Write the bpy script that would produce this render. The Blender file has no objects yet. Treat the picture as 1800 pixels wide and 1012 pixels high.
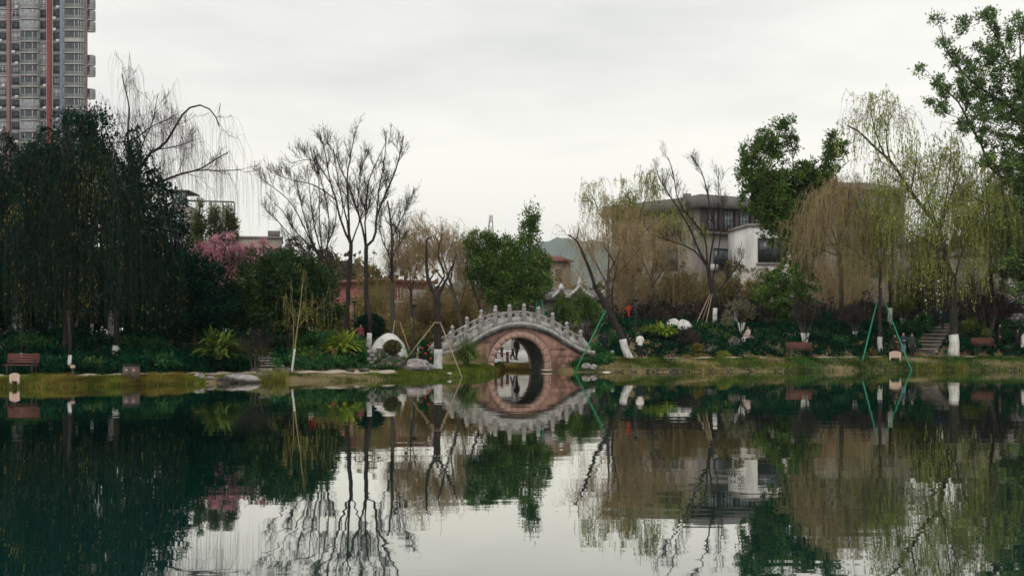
import bpy, bmesh, math, random
import numpy as np
from mathutils import Vector, Matrix

sc = bpy.context.scene
COL = sc.collection
# ------------------------------------------------------------------ camera, world, sun, exposure
F, H, HZ = 2000.0, 1.9, 600.0          # focal length in photo pixels, eye height over the water, horizon row
cam_d = bpy.data.cameras.new('camera')
cam_d.sensor_width = 36.0
cam_d.lens = 36.0 * F / 1800.0
cam_d.shift_y = (HZ - 506.0) / 1800.0
cam_d.clip_start = 0.1
cam_d.clip_end = 20000
cam = bpy.data.objects.new('camera', cam_d)
cam.location = (0, 0, H)
cam.rotation_euler = (math.radians(90), 0, 0)
COL.objects.link(cam)
sc.camera = cam

world = bpy.data.worlds.new('World')
sc.world = world
world.use_nodes = True
wn, wl = world.node_tree.nodes, world.node_tree.links
wn.clear()
SUN_EL, SUN_AZ = math.radians(50), math.radians(205)
w_out = wn.new('ShaderNodeOutputWorld')
w_bg = wn.new('ShaderNodeBackground')
w_bg.inputs['Strength'].default_value = 0.1
w_sky = wn.new('ShaderNodeTexSky')
w_sky.sky_type = 'NISHITA'
w_sky.sun_disc = False
w_sky.sun_elevation = SUN_EL
w_sky.sun_rotation = SUN_AZ
w_sky.dust_density = 3.0
w_tc = wn.new('ShaderNodeTexCoord')
w_map = wn.new('ShaderNodeMapping')
w_map.inputs['Scale'].default_value = (1.0, 1.0, 4.5)
w_n = wn.new('ShaderNodeTexNoise')
w_n.inputs['Scale'].default_value = 1.25
w_n.inputs['Detail'].default_value = 5
w_n.inputs['Roughness'].default_value = 0.55
w_r = wn.new('ShaderNodeValToRGB')
w_r.color_ramp.elements[0].position = 0.36
w_r.color_ramp.elements[0].color = (8.2, 8.15, 7.95, 1)
w_r.color_ramp.elements[1].position = 0.62
w_r.color_ramp.elements[1].color = (12.2, 11.8, 11.05, 1)
w_mix = wn.new('ShaderNodeMix')
w_mix.data_type = 'RGBA'
w_mix.inputs['Factor'].default_value = 0.94      # a closed cloud deck over the sky
wl.new(w_tc.outputs['Generated'], w_map.inputs['Vector'])
wl.new(w_map.outputs['Vector'], w_n.inputs['Vector'])
wl.new(w_n.outputs['Fac'], w_r.inputs['Fac'])
wl.new(w_sky.outputs['Color'], w_mix.inputs['A'])
w_sep = wn.new('ShaderNodeSeparateXYZ')
w_el = wn.new('ShaderNodeMapRange')
w_el.inputs['From Min'].default_value = 0.0
w_el.inputs['From Max'].default_value = 0.45
w_tint = wn.new('ShaderNodeValToRGB')
w_tint.color_ramp.elements[0].color = (1.0, .985, .955, 1)
w_tint.color_ramp.elements[1].color = (.84, .865, .885, 1)
w_mul = wn.new('ShaderNodeMix')
w_mul.data_type = 'RGBA'
w_mul.blend_type = 'MULTIPLY'
w_mul.inputs['Factor'].default_value = 1.0
wl.new(w_tc.outputs['Generated'], w_sep.inputs[0])
wl.new(w_sep.outputs['Z'], w_el.inputs['Value'])
wl.new(w_el.outputs[0], w_tint.inputs['Fac'])
wl.new(w_r.outputs['Color'], w_mul.inputs['A'])
wl.new(w_tint.outputs['Color'], w_mul.inputs['B'])
wl.new(w_mul.outputs['Result'], w_mix.inputs['B'])
wl.new(w_mix.outputs['Result'], w_bg.inputs['Color'])
wl.new(w_bg.outputs['Background'], w_out.inputs['Surface'])

sun_d = bpy.data.lights.new('sun', 'SUN')
sun_d.energy = 0.9
sun_d.angle = math.radians(25)
sun_d.color = (1.0, 0.95, 0.88)
sun = bpy.data.objects.new('sun', sun_d)
sun.rotation_euler = (math.radians(90) - SUN_EL, 0, math.radians(180) - SUN_AZ)
COL.objects.link(sun)

sc.view_settings.view_transform = 'Standard'
sc.view_settings.look = 'None'
sc.view_settings.exposure = 0.12
sc.view_settings.gamma = 1.0
sc.view_settings.use_curve_mapping = False
sc.cycles.max_bounces = 6
sc.cycles.diffuse_bounces = 2
sc.cycles.glossy_bounces = 3
sc.cycles.transmission_bounces = 3
sc.cycles.volume_bounces = 0
sc.cycles.use_denoising = True
sc.cycles.filter_width = 1.6

# ------------------------------------------------------------------ geometry helpers
def RNG(seed): return np.random.default_rng(seed)

def pt(px, py, D):
    return np.array([(px - 900.0) / F * D, D, H + (HZ - py) / F * D])

SHX = [-1400, -300, 0, 200, 340, 430, 500, 640, 700, 770, 816, 842, 862, 878, 888, 955, 970, 986, 1006, 1100, 1300, 1500, 1573, 1800, 2200, 3200]
SHY = [684, 682, 681, 679, 674.5, 672, 671, 669, 667, 664, 662.5, 661, 657, 653.5, 650, 650, 652, 654, 654, 654, 653, 652, 650.5, 651, 651, 652]
def shore(px):
    return H * F / (np.interp(px, SHX, SHY) - HZ)

PL = ([-60, -14, -3, -.4, 0, .6, 1.5, 3.2, 6, 9, 14, 20, 40, 80, 300], [-2, -1.6, -.8, -.22, -.02, .17, .32, .40, .72, 1.1, 2.05, 2.3, 2.6, 3, 4])
PC = ([-60, -14, -3, -.4, 0, .8, 2, 4, 8, 15, 30, 60, 300], [-2, -1.6, -.8, -.22, -.02, .18, .28, .38, .60, .9, 1.3, 2.2, 4])
PR = ([-60, -14, -3, -.4, 0, .5, 1.8, 2.3, 4.4, 7, 10, 13, 40, 300], [-2, -1.6, -.8, -.3, -.03, .25, .72, .80, .82, 1.9, 2.85, 3.1, 3.4, 4])
def gz(px, D):
    px = np.asarray(px, float); D = np.asarray(D, float)
    s = D - shore(px)
    zl, zc, zr = np.interp(s, *PL), np.interp(s, *PC), np.interp(s, *PR)
    wl_ = np.interp(px, [600, 700], [1, 0]); wr_ = np.interp(px, [1010, 1075], [0, 1])
    z = zl * wl_ + zr * wr_ + zc * (1 - wl_ - wr_)
    mound = 0.75 * np.exp(-((px - 790) / 26.0) ** 2 - ((D - 70.5) / 2.2) ** 2)      # left bridge ramp
    bump = 0.03 * np.sin(px * .11 + D * 1.3) + 0.025 * np.sin(px * .047 - D * 2.1)
    return z + mound + bump * np.clip(s / 2, 0, 1)
def gzX(X, D):
    return gz(900 + F * np.asarray(X) / np.asarray(D), D)
def gp(px, D, dz=0.0):
    return np.array([(px - 900.0) / F * D, D, float(gz(px, D)) + dz])
def at(px, py):
    """where the ground is seen at a pixel"""
    D = shore(px) + np.linspace(0.0, 28, 900)
    yy = HZ - (gz(px, D) - H) / D * F
    i = int(np.argmax(yy <= py)) if (yy <= py).any() else int(np.argmin(np.abs(yy - py)))
    return gp(px, float(D[i]))

def new_mesh(name, V, quads=None, tris=None, smooth=False):
    me = bpy.data.meshes.new(name)
    V = np.asarray(V, np.float32).reshape(-1, 3)
    me.vertices.add(len(V)); me.vertices.foreach_set('co', V.ravel())
    q = np.zeros((0, 4), np.int32) if quads is None else np.asarray(quads, np.int32).reshape(-1, 4)
    t = np.zeros((0, 3), np.int32) if tris is None else np.asarray(tris, np.int32).reshape(-1, 3)
    me.loops.add(q.size + t.size)
    me.loops.foreach_set('vertex_index', np.concatenate([q.ravel(), t.ravel()]).astype(np.int32))
    n = len(q) + len(t)
    me.polygons.add(n)
    ls = np.concatenate([np.arange(len(q)) * 4, q.size + np.arange(len(t)) * 3]).astype(np.int32)
    me.polygons.foreach_set('loop_start', ls)
    if smooth:
        me.polygons.foreach_set('use_smooth', np.ones(n, bool))
    me.update(calc_edges=True)
    return me

def link(name, me, mat=None, parent=None):
    o = bpy.data.objects.new(name, me)
    COL.objects.link(o)
    if mat is not None and me is not None and len(me.materials) == 0:
        for m in (mat if isinstance(mat, (list, tuple)) else [mat]):
            me.materials.append(m)
    if parent is not None:
        o.parent = parent
    return o

def root(name, label, cat, loc=(0, 0, 0), rz=0.0, group=None):
    o = bpy.data.objects.new(name, None)
    o.empty_display_size = 0.2
    COL.objects.link(o)
    o.location = tuple(float(v) for v in loc); o.rotation_euler = (0, 0, rz)
    tag(o, label, cat, group)
    return o

def tag(o, label, cat, group=None, kind=None):
    o['label'] = label
    o['category'] = cat
    if group: o['group'] = group
    if kind: o['kind'] = kind
    return o

def norm(a):
    return a / np.maximum(np.linalg.norm(a, axis=-1, keepdims=True), 1e-9)

class MB:
    """collects boxes, tubes and lathes into one mesh"""
    def __init__(s): s.V = []; s.Q = []; s.T = []; s.n = 0; s.mq = []; s.mt = []; s.m = 0
    def add(s, V, Q=None, T=None):
        V = np.asarray(V, float).reshape(-1, 3)
        if Q is not None and len(Q):
            Q = np.asarray(Q).reshape(-1, 4); s.Q.append(Q + s.n); s.mq.append(np.full(len(Q), s.m))
        if T is not None and len(T):
            T = np.asarray(T).reshape(-1, 3); s.T.append(T + s.n); s.mt.append(np.full(len(T), s.m))
        s.V.append(V); s.n += len(V)
        return s
    def box(s, x0, x1, y0, y1, z0, z1, rz=0.0, piv=(0, 0)):
        V = np.array([[x, y, z] for z in (z0, z1) for (x, y) in ((x0, y0), (x1, y0), (x1, y1), (x0, y1))], float)
        if rz:
            c, q = math.cos(rz), math.sin(rz); d = V[:, :2] - piv
            V[:, 0] = piv[0] + d[:, 0] * c - d[:, 1] * q; V[:, 1] = piv[1] + d[:, 0] * q + d[:, 1] * c
        return s.add(V, [[0, 3, 2, 1], [4, 5, 6, 7], [0, 1, 5, 4], [1, 2, 6, 5], [2, 3, 7, 6], [3, 0, 4, 7]])
    def bar(s, a, b, w, h=None):
        a = np.asarray(a, float); b = np.asarray(b, float); h = h or w
        t = norm(b - a); ref = np.array([0, 0, 1.0]) if abs(t[2]) < .9 else np.array([1.0, 0, 0])
        u = norm(np.cross(t, ref)); v = np.cross(u, t)
        V = [p + u * su * w / 2 + v * sv * h / 2 for p in (a, b) for (su, sv) in ((-1, -1), (1, -1), (1, 1), (-1, 1))]
        return s.add(V, [[0, 3, 2, 1], [4, 5, 6, 7], [0, 1, 5, 4], [1, 2, 6, 5], [2, 3, 7, 6], [3, 0, 4, 7]])
    def tube(s, P, R, K=8, cap=True):
        P = np.asarray(P, float); R = np.broadcast_to(np.asarray(R, float), (len(P),))
        V, Q = tubes(P[None], R[None], K)
        T = []
        if cap:
            n = len(V); V = np.vstack([V, P[0], P[-1]]); m = len(P)
            T = [[n, (k + 1) % K, k] for k in range(K)] + [[n + 1, (m - 1) * K + k, (m - 1) * K + (k + 1) % K] for k in range(K)]
        return s.add(V, Q, T)
    def lathe(s, prof, K=12, c=(0, 0, 0)):
        prof = np.asarray(prof, float); a = np.arange(K) * 2 * math.pi / K
        V = np.stack([np.outer(prof[:, 0], np.cos(a)), np.outer(prof[:, 0], np.sin(a)), np.repeat(prof[:, 1:2], K, 1)], -1).reshape(-1, 3) + c
        Q = [[i * K + k, i * K + (k + 1) % K, (i + 1) * K + (k + 1) % K, (i + 1) * K + k] for i in range(len(prof) - 1) for k in range(K)]
        return s.add(V, Q)
    def mesh(s, name, smooth=False):
        Q = np.vstack(s.Q) if s.Q else None; T = np.vstack(s.T) if s.T else None
        me = new_mesh(name, np.vstack(s.V), Q, T, smooth)
        mi = np.concatenate(s.mq + s.mt).astype(np.int32)
        if mi.any(): me.polygons.foreach_set('material_index', mi)
        return me
    def build(s, name, mat, parent=None, smooth=False):
        return link(name, s.mesh(name, smooth), mat, parent)

def tubes(P, R, K=3):
    """batch of tubes: P (n,m,3), R (n,m)"""
    n, m, _ = P.shape
    T = np.gradient(P, axis=1); T = norm(T)
    md = norm(P[:, -1] - P[:, 0])
    ref = np.where(np.abs(md[:, 2:3]) > .75, np.array([[1.0, .13, 0]]), np.array([[.1, 0, 1.0]]))
    U = norm(np.cross(T, ref[:, None, :])); W = np.cross(T, U)
    a = np.arange(K) * 2 * math.pi / K
    V = P[:, :, None, :] + R[:, :, None, None] * (U[:, :, None, :] * np.cos(a)[None, None, :, None] + W[:, :, None, :] * np.sin(a)[None, None, :, None])
    base = np.arange(n)[:, None, None] * (m * K) + np.arange(m - 1)[None, :, None] * K
    k = np.arange(K)[None, None, :]; k1 = (k + 1) % K
    Q = np.stack([base + k, base + k1, base + K + k1, base + K + k], -1).reshape(-1, 4)
    return V.reshape(-1, 3), Q

def resample(pts, m):
    p = np.asarray(pts, float)
    for _ in range(2):
        if len(p) > 2:
            q = .75 * p[:-1] + .25 * p[1:]; r = .25 * p[:-1] + .75 * p[1:]
            p = np.vstack([p[:1], np.stack([q, r], 1).reshape(-1, 3)[1:-1], p[-1:]])
    d = np.concatenate([[0], np.cumsum(np.linalg.norm(np.diff(p, axis=0), axis=1))])
    t = np.linspace(0, d[-1], m)
    return np.stack([np.interp(t, d, p[:, i]) for i in range(3)], 1)

def spawn(rng, P, R, per, t=(.3, 1.0), ang=(25, 60), L=(.8, 1.6), rf=.5, up=.25, wig=.12, m=6, taper=.25, scale_by_t=0.0, flat=1.0):
    n, mm, _ = P.shape
    idx = np.repeat(np.arange(n), per); k = len(idx)
    tt = rng.uniform(*t, k); f = tt * (mm - 1); i0 = np.clip(f.astype(int), 0, mm - 2); fr = (f - i0)[:, None]
    S = P[idx, i0] * (1 - fr) + P[idx, i0 + 1] * fr
    T = norm(P[idx, i0 + 1] - P[idx, i0])
    r0 = (R[idx, i0] * (1 - fr[:, 0]) + R[idx, i0 + 1] * fr[:, 0]) * rf
    rv = rng.normal(size=(k, 3)); rv[:, 1] *= flat
    rv = norm(rv - (rv * T).sum(1, keepdims=True) * T)
    a = np.radians(rng.uniform(*ang, k))[:, None]
    d = np.cos(a) * T + np.sin(a) * rv
    Lk = rng.uniform(*L, k)[:, None] * (1 - scale_by_t * tt[:, None])
    pts = [S]
    for j in range(1, m):
        d = norm(d + np.array([0, 0, up / (m - 1) * 2]) + rng.normal(size=(k, 3)) * wig)
        pts.append(pts[-1] + d * Lk / (m - 1))
    return np.stack(pts, 1), r0[:, None] * np.linspace(1, taper, m)[None, :]

def strands(rng, P, per, L=(2, 5), out=(.15, .6), t=(.2, 1.0), m=6, floor_px=None, floor=None, r=.006, sway=.04):
    n, mm, _ = P.shape
    idx = np.repeat(np.arange(n), per); k = len(idx)
    f = rng.uniform(*t, k) * (mm - 1); i0 = np.clip(f.astype(int), 0, mm - 2); fr = (f - i0)[:, None]
    S = P[idx, i0] * (1 - fr) + P[idx, i0 + 1] * fr
    T = norm(P[idx, i0 + 1] - P[idx, i0])
    d = norm(T * .8 + rng.normal(size=(k, 3)) * .5 + np.array([0, 0, .25]))
    Lk = rng.uniform(*L, k)
    if floor is not None:
        Lk = np.minimum(Lk, np.maximum(S[:, 2] - floor - rng.uniform(0, 1.2, k), .3))
    o = rng.uniform(*out, k)[:, None]
    pts = [S, S + d * o]
    dd = d.copy()
    drop = rng.normal(size=(k, 3)) * sway; drop[:, 2] = -1; drop = norm(drop)
    for j in range(2, m):
        w = min(1.0, (j - 1) / 2.0)
        dd = norm(d * (1 - w) * .7 + drop * (w + .25) + rng.normal(size=(k, 3)) * .04)
        pts.append(pts[-1] + dd * (Lk / (m - 2))[:, None])
    Pn = np.stack(pts, 1)
    Rn = np.broadcast_to(r * np.linspace(1, .45, m)[None, :], (k, m))
    return Pn, Rn

def leaves(rng, C, A, L, W, fold=.25):
    """rhombic leaves: centres C, axes A, lengths L, widths W"""
    n = len(C)
    A = norm(A); rv = rng.normal(size=(n, 3)); B = norm(np.cross(A, rv)); N = np.cross(A, B)
    L = np.broadcast_to(L, (n,))[:, None]; W = np.broadcast_to(W, (n,))[:, None]
    V = np.stack([C - A * L / 2, C + B * W / 2 + N * W * fold - A * L * .08, C + A * L / 2, C - B * W / 2 + N * W * fold - A * L * .08], 1).reshape(-1, 3)
    Q = np.arange(4 * n).reshape(n, 4)
    return V, Q

def along(rng, P, per, t=(.1, 1.0)):
    n, mm, _ = P.shape
    idx = np.repeat(np.arange(n), per); k = len(idx)
    f = rng.uniform(*t, k) * (mm - 1); i0 = np.clip(f.astype(int), 0, mm - 2); fr = (f - i0)[:, None]
    return P[idx, i0] * (1 - fr) + P[idx, i0 + 1] * fr, norm(P[idx, i0 + 1] - P[idx, i0])

def clump_centres(rng, blobs, dens=2.2, inner=.35):
    """blobs (centre, rx, ry_depth, rz): clump centres in the shell of each"""
    out, nor = [], []
    for c, a, b, h in blobs:
        area = 4 * math.pi * (((a * b) ** 1.6 + (a * h) ** 1.6 + (b * h) ** 1.6) / 3) ** (1 / 1.6)
        n = max(3, int(area * dens))
        u = norm(rng.normal(size=(n, 3)))
        rr = np.where(rng.random(n) < inner, rng.uniform(.2, .8, n), rng.uniform(.78, 1.08, n))[:, None]
        out.append(c + u * rr * np.array([a, b, h])); nor.append(norm(u / np.array([a, b, h])))
    return np.vstack(out), np.vstack(nor)

def clump_leaves(rng, C, N, per, rad=(.25, .5), flat=.6, size=(.12, .2), aspect=.5, up=.3, droop=0.0):
    k = len(C); idx = np.repeat(np.arange(k), per)
    r = rng.uniform(*rad, k)[idx][:, None]
    off = rng.normal(size=(len(idx), 3)) * .55
    off = off - (1 - flat) * (off * N[idx]).sum(1, keepdims=True) * N[idx]
    X = C[idx] + off * r
    A = norm(off + N[idx] * .6 + rng.normal(size=off.shape) * .5 + np.array([0, 0, up - droop]))
    L = rng.uniform(*size, len(idx))
    return leaves(rng, X, A, L, L * aspect)

# ------------------------------------------------------------------ materials
def mat(name):
    m = bpy.data.materials.new(name); m.use_nodes = True
    nt = m.node_tree; nt.nodes.clear()
    return m, nt.nodes, nt.links

def surf(name, c1, c2, scale=4.0, rough=.8, bump=.3, detail=6, bump_scale=None, metallic=0.0, spec=.3, c3=None, stretch=None, coord='Object', bdist=.02):
    m, n, l = mat(name)
    out = n.new('ShaderNodeOutputMaterial'); b = n.new('ShaderNodeBsdfPrincipled')
    tc = n.new('ShaderNodeTexCoord'); src = tc.outputs[coord]
    if stretch:
        mp = n.new('ShaderNodeMapping'); mp.inputs['Scale'].default_value = stretch
        l.new(src, mp.inputs['Vector']); src = mp.outputs['Vector']
    t = n.new('ShaderNodeTexNoise'); t.inputs['Scale'].default_value = scale; t.inputs['Detail'].default_value = detail; t.inputs['Roughness'].default_value = .62
    l.new(src, t.inputs['Vector'])
    r = n.new('ShaderNodeValToRGB'); e = r.color_ramp.elements
    e[0].position = .33; e[0].color = (*c1, 1); e[1].position = .67; e[1].color = (*c2, 1)
    if c3:
        x = e.new(.5); x.color = (*c3, 1)
    l.new(t.outputs['Fac'], r.inputs['Fac']); l.new(r.outputs['Color'], b.inputs['Base Color'])
    b.inputs['Roughness'].default_value = rough; b.inputs['Metallic'].default_value = metallic
    b.inputs['Specular IOR Level'].default_value = spec
    if bump:
        t2 = n.new('ShaderNodeTexNoise'); t2.inputs['Scale'].default_value = bump_scale or scale * 5; t2.inputs['Detail'].default_value = 5
        l.new(src, t2.inputs['Vector'])
        bp = n.new('ShaderNodeBump'); bp.inputs['Strength'].default_value = bump; bp.inputs['Distance'].default_value = bdist
        l.new(t2.outputs['Fac'], bp.inputs['Height']); l.new(bp.outputs['Normal'], b.inputs['Normal'])
    l.new(b.outputs['BSDF'], out.inputs['Surface'])
    return m

def leafmat(name, c1, c2, c3=None, trans=.35, rough=.6, gloss=.012):
    m, n, l = mat(name)
    out = n.new('ShaderNodeOutputMaterial')
    g = n.new('ShaderNodeNewGeometry'); r = n.new('ShaderNodeValToRGB'); e = r.color_ramp.elements
    e[0].position = 0.0; e[0].color = (*c1, 1); e[1].position = .85; e[1].color = (*c2, 1)
    if c3:
        x = e.new(1.0); x.color = (*c3, 1)
    l.new(g.outputs['Random Per Island'], r.inputs['Fac'])
    tc = n.new('ShaderNodeTexCoord'); nz = n.new('ShaderNodeTexNoise'); nz.inputs['Scale'].default_value = .9; nz.inputs['Detail'].default_value = 3
    l.new(tc.outputs['Object'], nz.inputs['Vector'])
    mr = n.new('ShaderNodeMapRange'); mr.inputs['From Min'].default_value = .32; mr.inputs['From Max'].default_value = .68; mr.inputs['To Min'].default_value = .5; mr.inputs['To Max'].default_value = 1.55
    l.new(nz.outputs['Fac'], mr.inputs['Value'])
    vm = n.new('ShaderNodeVectorMath'); vm.operation = 'SCALE'
    l.new(r.outputs['Color'], vm.inputs[0]); l.new(mr.outputs[0], vm.inputs['Scale'])
    d = n.new('ShaderNodeBsdfDiffuse'); tr = n.new('ShaderNodeBsdfTranslucent'); mx = n.new('ShaderNodeMixShader')
    mx.inputs[0].default_value = trans
    l.new(vm.outputs[0], d.inputs['Color']); l.new(vm.outputs[0], tr.inputs['Color'])
    l.new(d.outputs[0], mx.inputs[1]); l.new(tr.outputs[0], mx.inputs[2])
    last = mx
    if gloss:
        gl = n.new('ShaderNodeBsdfGlossy'); gl.inputs['Roughness'].default_value = rough
        m2 = n.new('ShaderNodeMixShader'); m2.inputs[0].default_value = gloss
        l.new(mx.outputs[0], m2.inputs[1]); l.new(gl.outputs[0], m2.inputs[2]); last = m2
    l.new(last.outputs[0], out.inputs['Surface'])
    return m

M = {}
M['bark'] = surf('bark_dark', (.014, .012, .011), (.040, .032, .028), 9, .9, .8, stretch=(1, 1, .25), bdist=.03)
M['bark_purple'] = surf('bark_purple_brown', (.016, .011, .010), (.044, .030, .027), 9, .9, .7, stretch=(1, 1, .25), bdist=.03)
M['bark_grey'] = surf('bark_grey_brown', (.045, .037, .031), (.105, .088, .074), 8, .9, .7, stretch=(1, 1, .3), bdist=.03)
M['twig_brown'] = surf('twig_brown', (.28, .20, .105), (.46, .345, .19), 2, .9, 0)
M['twig_olive'] = surf('twig_olive', (.16, .145, .06), (.27, .25, .10), 2, .9, 0)
M['twig_dark'] = surf('twig_dark', (.006, .016, .010), (.020, .034, .019), 2, .9, 0)
M['twig_purple'] = surf('twig_purple', (.075, .05, .052), (.13, .09, .09), 2, .9, 0)
M['whitewash'] = surf('whitewash_lime', (.26, .25, .235), (.60, .60, .575), 4, .9, .4, c3=(.53, .53, .505), bump_scale=30, stretch=(1, 1, .4))
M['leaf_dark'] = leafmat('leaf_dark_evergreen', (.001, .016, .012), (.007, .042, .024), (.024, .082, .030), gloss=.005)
M['leaf_mid'] = leafmat('leaf_evergreen', (.030, .080, .020), (.125, .205, .045), (.26, .32, .075))
M['leaf_strand'] = leafmat('leaf_dark_willow', (.0015, .016, .011), (.009, .040, .023), (.10, .105, .03), trans=.3, gloss=.004)
M['leaf_ball'] = leafmat('leaf_ball_olive', (.08, .085, .03), (.16, .155, .055), (.22, .21, .08))
M['leaf_round'] = leafmat('leaf_round_tree', (.010, .034, .014), (.045, .090, .028), (.12, .15, .04))
M['leaf_camphor'] = leafmat('leaf_camphor', (.050, .105, .040), (.16, .24, .08), (.27, .34, .12))
M['leaf_hedge'] = leafmat('leaf_hedge', (.010, .056, .022), (.040, .135, .036), (.09, .21, .05))
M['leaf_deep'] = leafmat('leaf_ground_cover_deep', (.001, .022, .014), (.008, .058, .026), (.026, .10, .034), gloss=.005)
M['leaf_yellow'] = leafmat('leaf_yellow_green', (.10, .14, .025), (.25, .27, .045), (.34, .32, .06), trans=.45)
M['leaf_willow'] = leafmat('leaf_spring_willow', (.20, .26, .06), (.37, .43, .11), (.47, .51, .16), trans=.5, gloss=0)
M['leaf_willow_green'] = leafmat('leaf_willow_green', (.10, .16, .035), (.26, .32, .075), (.38, .42, .10), trans=.5, gloss=0)
M['leaf_olive'] = leafmat('leaf_olive_brown', (.15, .125, .05), (.29, .24, .095), (.34, .31, .11), trans=.4, gloss=0)
M['leaf_brown'] = leafmat('leaf_brown_bud', (.24, .175, .09), (.40, .305, .16), (.44, .37, .17), trans=.4, gloss=0)
M['leaf_fade'] = leafmat('leaf_fading_yellow', (.07, .08, .02), (.26, .22, .05), (.38, .31, .07), trans=.4, gloss=0)
M['leaf_purple'] = leafmat('leaf_dark_purple', (.035, .028, .028), (.075, .06, .052), (.10, .09, .06), trans=.3)
M['leaf_far'] = leafmat('leaf_far_wood', (.055, .052, .036), (.12, .105, .065), (.14, .14, .07), trans=.3, gloss=0)
M['leaf_pale'] = leafmat('leaf_pale_grey_green', (.16, .18, .10), (.30, .31, .18), (.36, .36, .24), trans=.4)
M['leaf_bamboo'] = leafmat('leaf_bamboo', (.06, .09, .035), (.16, .19, .07), (.2, .22, .09), trans=.45)
M['blossom'] = leafmat('pink_blossom', (.42, .18, .23), (.60, .33, .38), (.70, .48, .50), trans=.4, gloss=0)
M['canna'] = leafmat('leaf_arching', (.10, .19, .03), (.30, .38, .05), (.50, .52, .08), trans=.45)
M['canna_dark'] = leafmat('leaf_arching_dark', (.04, .095, .025), (.14, .21, .04), (.34, .34, .06), trans=.4)
M['grass_dry'] = leafmat('grass_dry', (.10, .09, .02), (.28, .20, .05), (.40, .26, .09), trans=.4, gloss=0)
M['grass_green'] = leafmat('grass_green', (.035, .08, .012), (.15, .19, .03), (.27, .27, .05), trans=.4, gloss=0)
M['grass_deep'] = leafmat('grass_deep', (.010, .05, .014), (.05, .13, .028), (.12, .20, .04), trans=.4, gloss=0)
M['reed'] = leafmat('reed', (.14, .16, .035), (.30, .30, .06), (.36, .33, .10), trans=.4, gloss=0)
M['fountain'] = leafmat('fountain_grass', (.07, .12, .035), (.17, .24, .07), (.24, .28, .10), trans=.4, gloss=0)
M['soil'] = surf('ground_soil', (.085, .060, .032), (.20, .145, .075), .9, .95, .5, c3=(.14, .11, .05), bump_scale=9, coord='Object')
M['path'] = surf('path_concrete', (.30, .25, .19), (.44, .37, .29), 1.5, .9, .3, bump_scale=20)
M['granite'] = surf('granite_grey', (.19, .18, .168), (.43, .415, .395), 2.6, .88, .5, c3=(.34, .325, .31), bump_scale=30, stretch=(1.6, 1.6, .7))
M['granite_dark'] = surf('granite_dark_mottled', (.016, .017, .014), (.13, .12, .105), 2.0, .95, .6, c3=(.038, .038, .032), bump_scale=18)  # mottled granite, much darker than the kerb, for the drip course
M['redstone'] = surf('red_sandstone', (.10, .060, .050), (.36, .205, .165), 1.5, .92, .9, c3=(.27, .15, .12), bump_scale=7, bdist=.06, stretch=(1.3, 1.3, .55))
M['redstone_dark'] = surf('red_sandstone_stained', (.06, .04, .034), (.24, .14, .115), 3, .95, .9, bump_scale=8, bdist=.05)
M['redstone_light'] = surf('red_sandstone_dressed', (.29, .175, .14), (.40, .26, .215), 3, .9, .5, bump_scale=20)
M['mortar'] = surf('pale_mortar', (.45, .36, .31), (.55, .45, .39), 6, .9, .2)
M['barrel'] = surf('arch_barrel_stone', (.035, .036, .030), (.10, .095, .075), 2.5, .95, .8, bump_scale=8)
M['rock'] = surf('rock_grey', (.16, .145, .14), (.42, .38, .37), 2.2, .92, .9, c3=(.27, .245, .24), bump_scale=8, bdist=.06)
M['rock_dark'] = surf('rock_dark', (.03, .03, .024), (.17, .14, .115), 2.2, .95, .9, c3=(.06, .055, .045), bump_scale=7, bdist=.06)
M['rock_white'] = surf('rock_white', (.34, .335, .32), (.66, .65, .63), 2.5, .9, .7, c3=(.57, .565, .545), bump_scale=12)
M['red_paint'] = surf('red_lantern', (.45, .015, .012), (.62, .03, .02), 3, .5, 0)
M['bench_wood'] = surf('bench_red_wood', (.10, .038, .034), (.17, .064, .055), 3, .6, .2, stretch=(.2, 4, 4))
M['iron'] = surf('black_iron', (.012, .012, .013), (.03, .03, .03), 8, .5, .1)
M['green_pole'] = surf('green_painted_steel', (.010, .17, .085), (.018, .24, .12), 3, .5, .1)
M['bamboo'] = surf('bamboo_stake', (.24, .18, .11), (.36, .28, .18), 4, .8, .2)
M['sign_pink'] = surf('sign_board_pink', (.46, .33, .27), (.55, .41, .34), 2, .7, .1)
M['bin'] = surf('bin_brown', (.085, .065, .055), (.15, .12, .10), 3, .7, .2)
M['pot'] = surf('terracotta_pot', (.34, .11, .05), (.48, .18, .09), 5, .8, .2)
M['white_wall'] = surf('white_render', (.38, .37, .345), (.66, .65, .625), .9, .9, .1, c3=(.60, .59, .57), stretch=(1, 1, .22))
M['cream_wall'] = surf('cream_render', (.24, .21, .17), (.31, .275, .23), .6, .9, .1)
M['grey_wall'] = surf('grey_render', (.16, .14, .13), (.32, .285, .27), .8, .9, .1, c3=(.27, .24, .225), stretch=(1, 1, .25))
M['grey_dark'] = surf('grey_fascia', (.13, .12, .12), (.20, .185, .185), .5, .9, .1)
M['eave_shade_wall'] = surf('eave_shaded_render', (.07, .062, .062), (.11, .10, .10), .5, .9, .1)  # wall colour darkened to carry the shade under the roof overhang
M['red_wall'] = surf('red_plaster', (.24, .075, .075), (.33, .12, .115), .5, .9, .1)
M['roof_tile'] = surf('grey_tile', (.10, .095, .10), (.22, .205, .21), 1.5, .9, .3)
M['roof_red'] = surf('red_tile', (.17, .075, .06), (.25, .125, .105), 1.5, .9, .3)
M['tower_wall'] = surf('tower_wall', (.18, .175, .20), (.27, .26, .29), .12, .9, 0)
M['tower_pink'] = surf('tower_pink', (.18, .095, .10), (.24, .14, .145), .12, .9, 0)
M['tower_red'] = surf('tower_red', (.15, .036, .036), (.20, .058, .052), .12, .9, 0)
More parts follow.
